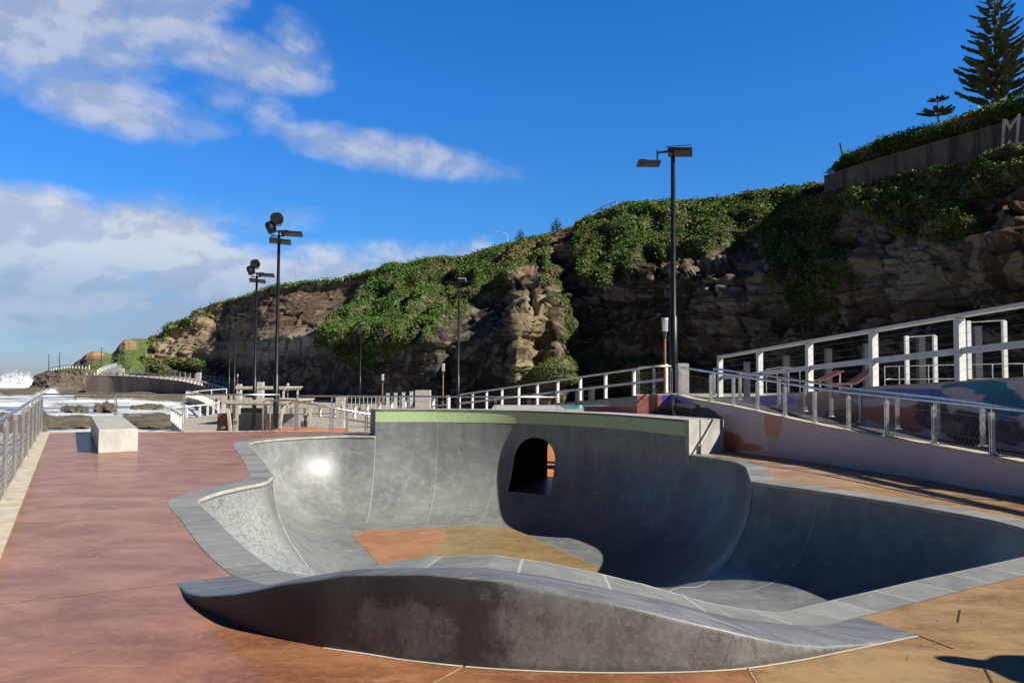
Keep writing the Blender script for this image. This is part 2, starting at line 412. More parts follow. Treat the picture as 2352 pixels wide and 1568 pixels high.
M['p_orange'] = panel_mat('orange_floor_concrete', (0.34, 0.145, 0.07), (0.44, 0.21, 0.11), (0.5, 0.28, 0.17), 0.2)
M['p_ochre'] = panel_mat('ochre_floor_concrete', (0.235, 0.165, 0.07), (0.33, 0.24, 0.105), (0.4, 0.34, 0.22), 0.9)
M['mortar'] = simple('mortar_line', (0.44, 0.43, 0.38), 0.8, 0.0, 0.15, 9)
M['joint'] = simple('deck_joint', (0.42, 0.27, 0.16), 0.8, 0.0, 0.2, 9)
M['darkcap'] = simple('dark_cap_concrete', (0.19, 0.19, 0.185), 0.6, 0.0, 0.2, 4)
M['greyblue'] = simple('blue_grey_concrete', (0.24, 0.25, 0.27), 0.7, 0.0, 0.15, 4)

R = 2.1
def depth_at(y): return 1.27 + (R - 1.27) * smooth(10.9, 14.6, np.asarray(y, float))
def zfun(d, y):
    D = depth_at(y); rl = 1.5 + (R - 1.5) * (D - 1.27) / (R - 1.27); q = np.clip(rl - np.asarray(d, float), 0, None)
    return -D * np.sqrt(np.clip(1 - (q / rl) ** 2, 0, None))
def hI(x): return interp(x, [-2.0,-1.42,-1.09,-.77,-.5,-.1,.24,.55,.84,1.0,1.25,1.56,1.85,2.08], [0,.13,.28,.41,.475,.5,.46,.40,.33,.28,.2,.12,.05,0])
def hF(x): return interp(x, [-2.64,-2.45,-2.18,-1.8,-1.43,-1.0,-.5,-.06,.57,1.2,1.6,1.87,2.2,2.6], [0,.025,.089,.205,.34,.45,.505,.494,.388,.228,.11,.05,.015,0])
# survey of the inner edge of the coping, anticlockwise from the left end of the tiled wall
s1 = [PZ(*p) for p in [(777,1001),(679,1005),(605,1011),(572,1018),(585,1036),(603,1057)]]
hipL = PZ(627,1092)
s2 = [PZ(*p) for p in [(605,1107),(556,1117),(507,1128),(471,1140),(453,1150),(494,1191),(545,1243),(600,1287),(641,1313)]]
lip = [Vector(p) for p in [(-1.45,6.08,0),(-1.09,5.70,0),(-.77,5.42,0),(-.5,5.27,0),(-.1,5.20,0),(.24,5.17,0),(.55,5.16,0),(.84,5.17,0),(1.25,5.24,0),(1.56,5.36,0),(1.85,5.54,0)]]
s3 = [PZ(*p) for p in [(1841,1396),(1887,1385),(2020,1354),(2122,1330),(2224,1308),(2345,1281)]] + [Vector(p) for p in [(5.35,7.9,0),(5.68,8.6,0)]]
s4 = [PZ(*p) for p in [(2300,1198),(2173,1173),(2020,1147),(1867,1124),(1765,1110)]]
hipR = PZ(1727,1104.5)
s5 = [PZ(*p) for p in [(1720,1084),(1711,1069),(1684,1058.7),(1620,1048)]]
wal = [Vector(p) for p in [(3.84,17.7,0),(2.65,20.1,0),(1.13,21.72,0),(-.2,22.42,0),(-2.03,22.75,0),(-3.85,22.62,0)]]
ctrl = s1 + [hipL] + s2 + lip + s3 + s4 + [hipR] + s5 + wal
iL = len(s1); iR = len(s1) + 1 + len(s2) + len(lip) + len(s3) + len(s4); iW = len(ctrl) - len(wal)
I = []; seg = []
n = len(ctrl)
full = crom(ctrl, 0.075, True, corners=(iL, iR))
# remember which points belong to the tiled wall
def nearest(p, L): return min(range(len(L)), key=lambda k: (L[k] - p).length_squared)
I = full; NI = len(I)
w0 = nearest(wal[0], I); w1 = nearest(wal[-1], I)       # wall = I[w0..w1]
W = I[w0:w1 + 1]
An = np.array([(p.x, p.y) for p in I])
def dist_to_I(q):
    q = np.asarray(q, float); A = An; B = np.roll(An, -1, 0); d = B - A; L2 = (d ** 2).sum(1)
    out = np.empty(len(q))
    for k in range(0, len(q), 400):
        qq = q[k:k + 400, None, :]; t = np.clip(((qq - A) * d).sum(-1) / L2, 0, 1)
        out[k:k + 400] = np.sqrt(((qq - A - t[..., None] * d) ** 2).sum(-1)).min(1)
    return out
nrm = []
for k in range(NI):
    d = I[(k + 1) % NI] - I[k - 1]; nrm.append(Vector((-d.y, d.x, 0)).normalized())      # into the bowl
HI = [hI(p.x) if p.y < 7 and -2.05 < p.x < 2.1 else 0.0 for p in I]
S = [0.0]
for k in range(1, NI): S.append(S[-1] + (I[k] - I[k - 1]).length)

bowl = empty('skate_bowl', (0, 13, 0), 'grey concrete skate bowl with orange and ochre floor sunk into the deck', 'skate bowl')
def child(o):
    o.parent = bowl; o.matrix_parent_inverse = Matrix.Translation((0, -13, 0)); return o

# ---- bowl surface: quarter-round transition all the way round, flat floor
TH = [0, 3, 6, 10, 15, 20, 26, 32, 38, 45, 52, 59, 66, 72, 78, 84, 90]
cand = []; cs = []
for th in TH[1:]:
    dd = R * (1 - math.cos(math.radians(th)))
    for k in range(NI):
        if th > 40 and k % 2: continue
        q = I[k] + nrm[k] * dd; cand.append((q.x, q.y, dd)); cs.append(S[k])
    for hk, hp in ((iL, hipL), (iR, hipR)):
        k = nearest(hp, I); a = nrm[k - 2]; b2 = nrm[(k + 2) % NI]
        for f in np.linspace(0, 1, 14):
            v = (a * (1 - f) + b2 * f).normalized(); q = I[k] + v * dd; cand.append((q.x, q.y, dd)); cs.append(S[k])
for gx in np.arange(-6.5, 6, .3):
    for gy in np.arange(5, 23, .3): cand.append((gx, gy, R * .999)); cs.append(gx)
for gx in np.arange(-4.5, 5.6, .16):
    for gy in np.arange(5.6, 15, .16): cand.append((gx + .01, gy + .013, 1.45)); cs.append(gx)
cand = np.array(cand); cs = np.array(cs)
dr = dist_to_I(cand[:, :2]); ok = dr > cand[:, 2] - 2e-3
ok &= inpoly(cand[:, 0], cand[:, 1], [tuple(a) for a in An])
cand = cand[ok]; cs = cs[ok]
key = np.round(cand[:, :2] / 0.004).astype(int); _, ui = np.unique(key, axis=0, return_index=True)
cand = cand[ui]; cs = cs[ui]
pts2 = [Vector((p.x, p.y)) for p in I] + [Vector((c[0], c[1])) for c in cand]
res = geometry.delaunay_2d_cdt(pts2, [(k, (k + 1) % NI) for k in range(NI)], [], 1, 1e-5)
ov, oe, of, src = res[0], res[1], res[2], res[3]
xy = np.array([(v.x, v.y) for v in ov]); dd = dist_to_I(xy); dd[dd < 1e-4] = 0
zz = zfun(dd, xy[:, 1])
sv = np.array([(S[s[0]] if s and s[0] < NI else (cs[s[0] - NI] if s else 0.0)) for s in src])
bm = bmesh.new(); uvl = bm.loops.layers.uv.new('UVMap')
bv = [bm.verts.new((xy[k, 0], xy[k, 1], zz[k])) for k in range(len(xy))]
def setf(f, uvs):
    f.smooth = True
    for l, q in zip(f.loops, uvs): l[uvl].uv = q
of = [f for f in of if len(f) >= 3]
fcen = np.array([xy[list(f)].mean(0) for f in of]); fin = inpoly(fcen[:, 0], fcen[:, 1], [tuple(a) for a in An])
for f, inside in zip(of, fin):
    if not inside: continue
    try: fc = bm.faces.new([bv[k] for k in f])
    except ValueError: continue
    setf(fc, [(sv[k], zz[k]) for k in f])
# vertical extensions: up to the raised lip, and up to the tile band of the wall
rim = {}
for k, s in enumerate(src):
    if s and s[0] < NI: rim[s[0]] = bv[k]
WTOP = 0.40
def top_of(k): return WTOP if w0 <= k <= w1 else HI[k]
tops = {}
for k in range(NI):
    h = top_of(k)
    if h > 1e-4: tops[k] = bm.verts.new((I[k].x, I[k].y, h))
for k in range(NI):
    j = (k + 1) % NI
    if k in tops or j in tops:
        if (k == w1) or (j == w0): continue
        a, b2 = rim.get(k), rim.get(j)
        if not a or not b2: continue
        lst = [a, b2] + ([tops[j]] if j in tops else []) + ([tops[k]] if k in tops else [])
        if len(lst) >= 3:
            fc = bm.faces.new(lst); setf(fc, [(S[k], v.co.z) for v in lst])
bmesh.ops.recalc_face_normals(bm, faces=bm.faces)
# ---- the tunnel: cut the arched prism out of the wall
TC = Vector((0.66, 22.0, 0)); TA = Vector((0.352, 0.936, 0)).normalized(); TT = Vector((TA.y, -TA.x, 0))
TR = 0.63; TZ = -0.60; TB = -1.42
def near_t(f): 
    c = f.calc_center_median() - TC; return abs(c.dot(TT)) < 1.3 and -2.2 < c.dot(TA) < 1.2 and c.z > -1.9
arch = [(TR * math.cos(a), TZ + TR * math.sin(a)) for a in np.linspace(0, math.pi, 19)]
planes = [((TR, 0), (1, 0)), ((-TR, 0), (-1, 0)), ((0, TB), (0, -1))]
for a in np.linspace(0, math.pi, 19)[1:-1]: planes.append(((TR * math.cos(a), TZ + TR * math.sin(a)), (math.cos(a), math.sin(a))))
for (pa, pz), (na, nz) in planes:
    fs = [f for f in bm.faces if near_t(f)]
    g = set(fs); 
    for f in fs: g.update(f.edges); g.update(f.verts)
    bmesh.ops.bisect_plane(bm, geom=list(g), dist=1e-6, plane_co=TC + TT * pa + Vector((0, 0, pz)), plane_no=TT * na + Vector((0, 0, nz)))
kill = []
for f in bm.faces:
    c = f.calc_center_median() - TC; a, z = c.dot(TT), c.z
    if -1.9 < c.dot(TA) < 1.2 and z > TB and abs(a) < TR and (z < TZ or a * a + (z - TZ) ** 2 < TR * TR): kill.append(f)
bmesh.ops.delete(bm, geom=kill, context='FACES')
edge_loop = [(e.verts[0].co.copy(), e.verts[1].co.copy()) for e in bm.edges if len(e.link_faces) == 1 and
             all(abs((v.co - TC).dot(TT)) < TR + .01 and -2 < (v.co - TC).dot(TA) < 1 and TB - .01 < v.co.z < TZ + TR + .01 for v in e.verts)]
me = bpy.data.meshes.new('bowl_surface'); bm.to_mesh(me); bm.free(); me.materials.append(M['bowl']); me.materials.append(M['mortar'])
child(link('bowl_surface', me)); me_bowl = me
tb = MB()
for a, b2 in edge_loop:
    a2 = a + TA * (3.0 - (a - TC).dot(TA)); c2 = b2 + TA * (3.0 - (b2 - TC).dot(TA))
    tb.face([a, b2, c2, a2], 1 if max(a.z, b2.z) < TB + .02 else 0)
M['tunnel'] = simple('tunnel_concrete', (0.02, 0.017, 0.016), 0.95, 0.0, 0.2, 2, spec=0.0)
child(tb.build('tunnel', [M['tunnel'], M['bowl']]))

# ---- mortar seams that run down the transition
def prof(k, th, off=0.004):
    t = math.radians(th); dd2 = R * (1 - math.cos(t)); p = I[k] + nrm[k] * dd2; p.z = float(zfun(dd2, p.y))
    return p + nrm[k] * (off * math.cos(t)) + Vector((0, 0, off * math.sin(t)))
sm_ = None
M['mortar'] = simple('mortar_line', (0.44, 0.43, 0.38), 0.8, 0.0, 0.15, 9)
def seam(k, w=0.014, top=0.0, th1=88):
    sm_ = MB()
    tg = (I[(k + 1) % NI] - I[k - 1]).normalized()
    pts = ([I[k] + nrm[k] * 0.004 + Vector((0, 0, top))] if top > 0 else []) + [prof(k, th) for th in np.linspace(0.5, th1, 26)]
    sm_.strip([p - tg * w / 2 for p in pts], [p + tg * w / 2 for p in pts]); child(sm_.build('mortar_seam', M['mortar']))
for p, top, w in ((Vector((-3.87, 22.62, 0)), 0, .02), (Vector((-2.1, 22.75, 0)), .395, .012), (Vector((-.35, 22.4, 0)), 0, .012), (Vector((4.3, 16.4, 0)), 0, .012), (Vector((4.6, 12.0, 0)), 0, .012), (Vector((-6.2, 21.2, 0)), 0, .01)):
    seam(nearest(p, I), w, top)
for hp, en in ((hipL, Vector((-2.75, 11.7, 0))), (hipR, Vector((2.05, 10.9, 0)))):
    L2 = [hp.lerp(en, f) + Vector((0, .35 * math.sin(math.pi * f), 0)) for f in np.linspace(0.004, 1, 40)]
    z2 = zfun(dist_to_I([(p.x, p.y) for p in L2]), [p.y for p in L2])
    L2 = [Vector((p.x, p.y, z + .008)) for p, z in zip(L2, z2)]; wv = Vector((.0, .016, 0))
    sm_ = MB(); sm_.strip([p - wv for p in L2], [p + wv for p in L2]); child(sm_.build('mortar_seam', M['mortar']))
# seam edging the left side of the arch, sweeping down to the floor

# ---- wheel marks and scuffs worn into the transitions
M['mark_pale'] = simple('pale_wheel_mark', (0.36, 0.375, 0.37), 0.5); M['mark_dark'] = simple('dark_wheel_mark', (0.085, 0.09, 0.092), 0.5)
rm_ = random.Random(12); bmm = bmesh.new(); bmm.from_mesh(me_bowl)
def mark(k0_, th0, th1, slant, w, mi):
    pts = []
    for f in np.linspace(0, 1, 9):
        th = th0 + (th1 - th0) * f; k = int(round(k0_ + slant * f)) % NI; pts.append((prof(k, th, .003), I[(k + 1) % NI] - I[k - 1]))
    for j in range(8):
        (p, t_), (q, t2_) = pts[j], pts[j + 1]; d = (q - p)
        if d.length < 1e-4: continue
        n_ = Vector((nrm[int(k0_) % NI].x, nrm[int(k0_) % NI].y, .6)); sdv = d.cross(n_).normalized(); e0_ = w * (1 - abs(j / 4 - 1)) + .0008; e1_ = w * (1 - abs((j + 1) / 4 - 1)) + .0008
        f = bmm.faces.new([bmm.verts.new(v) for v in (p - sdv * e0_, q - sdv * e1_, q + sdv * e1_, p + sdv * e0_)]); f.material_index = mi
for q_ in range(420):
    k0_ = rm_.randrange(NI); p = I[k0_]
    if HI[k0_] > 0 or p.x > 2.8 or (-1.2 < p.x < 1.9 and p.y > 20.5): continue
    if p.y < 7.5 and p.x < 3: continue
    a_ = rm_.uniform(4, 62); mark(k0_, a_, min(84, a_ + rm_.uniform(4, 24)), rm_.gauss(0, 5), rm_.uniform(.0015, .006), rm_.choice((2, 2, 2, 3)))
bmm.to_mesh(me_bowl); bmm.free(); me_bowl.materials.append(M['mark_pale']); me_bowl.materials.append(M['mark_dark'])

# ---- painted floor panels
ZF = -R + 0.004
poly = [PZ(*p, ZF) for p in [(807,1228),(848,1217),(998,1210.5),(1120,1204.6),(1171,1204.6),(1226,1235),(1310,1272),(1395,1310)]] + [Vector((2.0, 13.2, ZF)), Vector((1.0, 10.5, ZF)), Vector((-.9, 10.6, ZF)), Vector((-2.1, 13.4, ZF)), PZ(866,1289,ZF)]
spl = [PZ(998,1210.5,ZF), PZ(1027,1231,ZF), PZ(972,1274,ZF), Vector((-2.1, 13.4, ZF))]
pm = MB(); pm.face([poly[0], poly[1], spl[0], spl[1], spl[2], spl[3], poly[-1]]); child(pm.build('floor_panel', M['p_orange']))['label'] = 'orange floor panel'
pm = MB(); pm.face([spl[0]] + poly[3:-2] + [spl[3], spl[2], spl[1]]); child(pm.build('floor_panel', M['p_ochre']))['label'] = 'scratched ochre floor panel'

# ---- coping ring
RW = 0.36
Oraw = [I[k] - nrm[k] * RW for k in range(NI)]
od = dist_to_I([(p.x, p.y) for p in Oraw])
ring = MB(); nose = MB()
def clean(k):   # pull the few self-crossing points at the two hips back onto the mitre
    j = k
    while od[j] < RW - 0.01: j = (j - 1) % NI
    m2 = k
    while od[m2] < RW - 0.01: m2 = (m2 + 1) % NI
    if j == k: return Oraw[k]
    return (Oraw[j] + Oraw[m2]) / 2
O = [clean(k) for k in range(NI)]
def up(p, z): return Vector((p.x, p.y, z))
segs_idx = [k % NI for k in range(w1, w0 + NI)]
for a, b2 in zip(segs_idx[:-1], segs_idx[1:]):
    za, zb = HI[a] + .004, HI[b2] + .004
    ring.face([up(I[a], za), up(I[b2], zb), up(O[b2], zb), up(O[a], za)][::-1], 0, [(S[a], 0), (S[b2] if b2 else S[a] + .07, 0), (S[b2] if b2 else S[a] + .07, 1), (S[a], 1)][::-1])
child(ring.build('coping', M['coping'], sm=False))
npts = [up(I[k] + nrm[k] * 0.0, HI[k] - 0.028) for k in segs_idx]
nose.tube(npts, 0.034, 7)
M['nose'] = simple('coping_edge_concrete', (0.42, 0.41, 0.36), 0.55, 0.0, 0.16, 5)
child(nose.build('coping_edge', M['nose'], sm=True))

# ---- the raised lip in front
T1 = PZ(411,1338); T2 = PZ(2101,1456)
Fp = [T1] + [PZ(*p) for p in [(443,1379),(509,1415),(601,1450),(729,1480),(840,1496),(950,1513),(1153,1532),(1408,1540),(1663,1534),(1816,1514),(1918,1494),(2020,1473)]] + [T2]
F = crom(Fp, 0.04)
ka = nearest(PZ(547,1322), O); kb = nearest(PZ(1969,1419), O)
Oa = O[ka:kb + 1]; HOa = HI[ka:kb + 1]
def resample(L, n):
    d = [0]
    for a, b2 in zip(L[:-1], L[1:]): d.append(d[-1] + (b2 - a).length)
    out = []
    for t in np.linspace(0, d[-1], n):
        out.append(Vector([float(np.interp(t, d, [p[i] for p in L])) for i in range(3)]))
    return out
NS = 150
O3 = resample([up(p, h + .003) for p, h in zip(Oa, HOa)], NS); F3 = resample([up(p, hF(p.x) + .003) for p in F], NS)
lipm = bmesh.new(); rows = []; uvl = lipm.loops.layers.uv.new('UVMap')
for r in range(7):
    t = r / 6; rows.append([lipm.verts.new(O3[k].lerp(F3[k], t) + Vector((0, 0, 0.018 * math.sin(math.pi * t) * min(1, F3[k].z * 5)))) for k in range(NS)])
# rounded nose then the upright face
def fn(k):
    d = F3[min(k + 1, NS - 1)] - F3[max(k - 1, 0)]; return Vector((d.y, -d.x, 0)).normalized()
for q, (o1, o2) in enumerate(((0.012, 0.004), (0.020, 0.013), (0.023, 0.03))):
    rows.append([lipm.verts.new(F3[k] + fn(k) * o1 - Vector((0, 0, min(o2, F3[k].z)))) for k in range(NS)])
for fz in (0.72, 0.4, 0.0):
    rows.append([lipm.verts.new(up(F3[k] + fn(k) * 0.023, max(-0.02, (F3[k].z - .03) * fz - (0.02 if fz == 0 else 0)))) for k in range(NS)])
for r in range(len(rows) - 1):
    for k in range(NS - 1):
        fc = lipm.faces.new((rows[r][k], rows[r][k + 1], rows[r + 1][k + 1], rows[r + 1][k])); fc.smooth = True
        fc.material_index = 0 if r < 8 else 1
bmesh.ops.recalc_face_normals(lipm, faces=lipm.faces)
if sum(f.normal.z for f in lipm.faces) < 0: bmesh.ops.reverse_faces(lipm, faces=lipm.faces)
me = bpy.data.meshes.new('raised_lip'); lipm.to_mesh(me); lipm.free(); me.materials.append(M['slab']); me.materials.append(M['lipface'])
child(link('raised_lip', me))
lb = MB(); k2 = [F3[k] + fn(k) * 0.024 for k in range(NS)]
kk0 = next(k for k in range(NS) if F3[k].x > -1.15)
lb.strip([up(p, 0.003) for p in k2[kk0:]], [up(p + fn(k + kk0) * 0.02, 0.003) for k, p in enumerate(k2[kk0:])])
child(lb.build('mortar_bead', M['cream']))

# ================================================================== DECK
# edge of the cream kerb strip on the left, far edge, mural wall on the right
e0 = PZ(114,993); e1 = PZ(23,1225); ed = (e0 - e1).normalized()
DL = [e1 - ed * 22, e1, e0]
FAR = [Vector((-7.1, 24.35, 0)), Vector((-4.2, 24.2, 0)), Vector((-2.2, 25.9, 0)), Vector((.7, 25.35, 0)), Vector((3.1, 24.0, 0)), Vector((4.2, 21.6, 0))]
MB_base = [Vector((4.2, 20.9, 0)), PZ(1643,1032), PZ(1834,1057), PZ(1941,1073), PZ(2137,1103), PZ(2226,1121), PZ(2352,1142), Vector((7.9, 6.0, 0)), Vector((8.6, -4, 0)), Vector((8.6, -10, 0))]
outer = DL + FAR + [p + Vector((.25, 0, 0)) for p in MB_base]
hole = [O[k % NI] for k in range(kb, ka + NI + 1)]
hole2 = []
for p in hole:
    if not hole2 or (p - hole2[-1]).length > 0.004: hole2.append(p)
hole = hole2 + F[0:]
vs = [Vector((p.x, p.y)) for p in outer] + [Vector((p.x, p.y)) for p in hole]
no, nh = len(outer), len(hole)
ee = [(k, (k + 1) % no) for k in range(no)] + [(no + k, no + (k + 1) % nh) for k in range(nh)]
ov, oe, of, *_ = geometry.delaunay_2d_cdt(vs, ee, [], 2, 1e-5)
op = [(p.x, p.y) for p in outer]; hp_ = [(p.x, p.y) for p in hole]
dm = MB(); dm.v = [(v.x, v.y, 0.0) for v in ov]
cc = np.array([[sum(ov[k].x for k in f) / len(f), sum(ov[k].y for k in f) / len(f)] for f in of])
keep = inpoly(cc[:, 0], cc[:, 1], op) & ~inpoly(cc[:, 0], cc[:, 1], hp_)
for f, kp in zip(of, keep):
    if kp:
        a, b2, c = [Vector(dm.v[k]) for k in f[:3]]
        dm.f.append(tuple(f) if (b2 - a).cross(c - a).z > 0 else tuple(f)[::-1]); dm.m.append(0)
def jline(a, b2, w=0.016, m=1):
    a = Vector(a); b2 = Vector(b2); d = (b2 - a).normalized(); s = Vector((-d.y, d.x, 0)) * w / 2; z = Vector((0, 0, .003))
    dm.face([a - s + z, b2 - s + z, b2 + s + z, a + s + z], m)
jline(PZ(0,1386), PZ(411,1338.5)); jline(PZ(1072,1527), PZ(985,1575)); jline(PZ(1718,1534), PZ(1745,1580), .012)
jline(PZ(0,1166), PZ(398,1152), .01); jline(PZ(2101,1456), PZ(2190,1490), .012, 2)
jline(PZ(2205,1400), PZ(2200,1430), .012, 2); jline(PZ(2262,1535), PZ(2285,1580), .012, 2)
rs = random.Random(5)
def scuff(x, y, a, L, bend, w):
    pts = []
    for j in range(7):
        t_ = j / 6 - .5; pts.append(Vector((x + math.cos(a + bend * t_) * L * t_, y + math.sin(a + bend * t_) * L * t_, .0022)))
    if not inpoly([p.x for p in pts], [p.y for p in pts], op).all() or inpoly([p.x for p in pts], [p.y for p in pts], hp_).any(): return
    for j in range(6):
        d = (pts[j + 1] - pts[j]).normalized(); s_ = Vector((-d.y, d.x, 0)); w0_ = w * (1 - abs(j / 3 - 1)) + .0006; w1_ = w * (1 - abs((j + 1) / 3 - 1)) + .0006
        dm.face([pts[j] - s_ * w0_, pts[j + 1] - s_ * w1_, pts[j + 1] + s_ * w1_, pts[j] + s_ * w0_], rs.choice((3, 3, 3, 4)))
for k in range(46):
    cx_, cy_ = rs.uniform(-5, 6), rs.uniform(3.7, 10); a0_ = rs.uniform(0, 3.14)
    for q_ in range(rs.randint(1, 7)): scuff(cx_ + rs.gauss(0, .22), cy_ + rs.gauss(0, .22), a0_ + rs.gauss(0, .35), rs.uniform(.08, .55), rs.gauss(0, .9), rs.uniform(.0008, .0026))
M['scuff'] = simple('pale_scuff', (0.50, 0.36, 0.25), 0.8); M['rubber'] = simple('rubber_scuff', (0.10, 0.06, 0.045), 0.7)
# outer face of the deck, towards the lower plaza (gap where the tunnel comes out)
M['crackd'] = simple('dark_crack', (0.05, 0.04, 0.03), 0.9)
deck = dm.build('skate_deck', [M['deck'], M['joint'], M['crackd'], M['scuff'], M['rubber']]); tag(deck, kind='structure')
fb = MB()
for a, b2 in zip([e0 - ed * 45] + [e0] + FAR[:-1], [e0] + FAR):
    a = Vector(a); b2 = Vector(b2); m_ = max(1, int((b2 - a).length / .2))
    for j in range(m_):
        p = a.lerp(b2, j / m_); q = a.lerp(b2, (j + 1) / m_); c = (p + q) / 2 - TC
        if abs(c.dot(TT)) < TR + .1 and c.dot(TA) > 1: continue
        fb.face([up(p, -5), up(q, -5), up(q, -.002), up(p, -.002)])
bk = fb.build('deck_retaining_wall', M['greyc']); tag(bk, 'grey concrete wall below the far edge of the skate deck', 'retaining wall')
# cream kerb strips
ks = MB(); sd = Vector((-ed.y, ed.x, 0))
def slab(pl, w_, z0, z1, side):
    for a, b2 in zip(pl[:-1], pl[1:]):
        a = Vector(a); b2 = Vector(b2); d = (b2 - a).normalized(); s = Vector((-d.y, d.x, 0)) * side
        ks.box((a + b2) / 2 + s * w_ / 2 + Vector((0, 0, (z0 + z1) / 2)), d * ((b2 - a).length / 2), s * (w_ / 2), (z1 - z0) / 2)
slab([e1 - ed * 22, e0 + ed * .0], .42, -.3, .012, 1)
slab([e0 + sd * .42, Vector((-7.1, 24.35, 0))], .3, -.3, .010, 1)
slab([Vector((-7.1, 24.35, 0)), Vector((-4.0, 24.25, 0))], .3, -.3, .009, 1)
kerb = ks.build('kerb_strip', M['cream']); tag(kerb, kind='structure')

# ================================================================== TILED WALL
tw = empty('tiled_wall', (W[-1].x, W[-1].y, 0), 'curved concrete wall with a green mosaic tile band above the bowl tunnel', 'wall')
twi = Matrix.Translation((-W[-1].x, -W[-1].y, 0))
def tchild(o): o.parent = tw; o.matrix_parent_inverse = twi; return o
NW = len(W); wn_ = [nrm[w0 + k] for k in range(NW)]; wS = [S[w0 + k] - S[w0] for k in range(NW)]
def thick(k): return 0.95 - 0.45 * k / NW
front = [p for p in W]; back = [W[k] - wn_[k] * thick(k) for k in range(NW)]
back[-1] = back[-1] + Vector((-.2, 0, 0))
body = MB()
fz = [p + Vector((0, 0, 0)) for p in front]
body.strip([up(p - n_ * .004, .39) for p, n_ in zip(front, wn_)], [up(p - n_ * .004, .70) for p, n_ in zip(front, wn_)])
body.strip([up(p, -.05) for p in back], [up(p, .70) for p in back])
body.face([up(front[-1], -.02), up(back[-1], -.02), up(back[-1], .7), up(front[-1], .7)])
tchild(body.build('wall_body', M['greyblue']))
tl = MB(); tl.strip([up(p + n_ * .007, .395) for p, n_ in zip(front, wn_)], [up(p + n_ * .007, .705) for p, n_ in zip(front, wn_)], 0, wS, 0, .306)
for k in (0, NW - 1): pass
tl.strip([up(p - n_ * .002, .395) for p, n_ in zip(front, wn_)], [up(p + n_ * .007, .395) for p, n_ in zip(front, wn_)], 0, wS, 0, .01)
tchild(tl.build('tile_band', M['tile']))
cp = MB()
cf = [up(p + n_ * .02, 0) for p, n_ in zip(front, wn_)]; cb = [up(p - n_ * .01, 0) for p, n_ in zip(back, wn_)]
z0, z1 = .705, .757
cp.strip([up(p, z0) for p in cf], [up(p, z1) for p in cf], 1); cp.strip([up(p, z1) for p in cf], [up(p, z1) for p in cb], 0)
cp.strip([up(p, z1) for p in cb], [up(p, z0) for p in cb], 0)
cp.strip([up(p, z0) for p in cb], [up(p, z0) for p in cf], 0)
for e in (0, -1): cp.face([up(cf[e], z0), up(cf[e], z1), up(cb[e], z1), up(cb[e], z0)])
tchild(cp.build('cap', [M['conc'], M['darkcap']]))
eb = MB(); t0 = (W[0] - W[1]).normalized(); n0 = wn_[0]
for (o1, o2, zt, za) in ((0.002, .30, .757, -.6), (.30, thick(0) + .02, .752, -.1)):
    c = W[0] - n0 * ((o1 + o2) / 2 - (.012 if o1 < .1 else 0)) + t0 * (.075 if o1 < .1 else .085)
    eb.box(c + Vector((0, 0, (zt + za) / 2)), t0 * (.07 if o1 < .1 else .082), n0 * ((o2 - o1) / 2 - .002), (zt - za) / 2)
tchild(eb.build('end_block', M['conc']))

# ================================================================== GRIND BOX
bx = [PZ(225,1041), PZ(316,1036.5), PZ(279,954,.5), PZ(209,955,.5)]
bz = 0.503; bw = 0.012
gm = bmesh.new()
lo = [gm.verts.new((p.x, p.y, .001)) for p in bx]; hi = [gm.verts.new((p.x, p.y, bz)) for p in bx]
gm.faces.new(hi); gm.faces.new(lo[::-1])
for k in range(4): gm.faces.new((lo[k], lo[(k + 1) % 4], hi[(k + 1) % 4], hi[k]))
bmesh.ops.recalc_face_normals(gm, faces=gm.faces)
bmesh.ops.bevel(gm, geom=[e for e in gm.edges], offset=bw, segments=2, affect='EDGES', profile=.5)
me = bpy.data.meshes.new('grind_box'); gm.to_mesh(me); gm.free()
def boxmat():
    mt, t, b = material('grind_box_concrete'); P = t.pos()
    n = t.noise(P, 2.2, 6, .65); n2 = t.noise(P, 14, 4, .6); n3 = t.noise(P, 38, 2)
    c = t.mix(t.ramp(n, .35, .65), (0.42, 0.41, 0.375), (0.56, 0.545, 0.49))
    c = t.mix(t.m('MULTIPLY', t.ramp(n2, .55, .75), .4), c, (0.35, 0.36, 0.36))
    c = t.mix(t.m('MULTIPLY', t.ramp(n3, .72, .78), .7), c, (0.2, 0.2, 0.2))
    t.set(b, 'Base Color', c); t.set(b, 'Roughness', .6); t.set(b, 'Normal', t.bump(n2, .15, .01)); return mt
me.materials.append(boxmat())
tag(link('grind_box', me), 'long pale concrete grind box lying on the red deck beside the left fence', 'grind box')
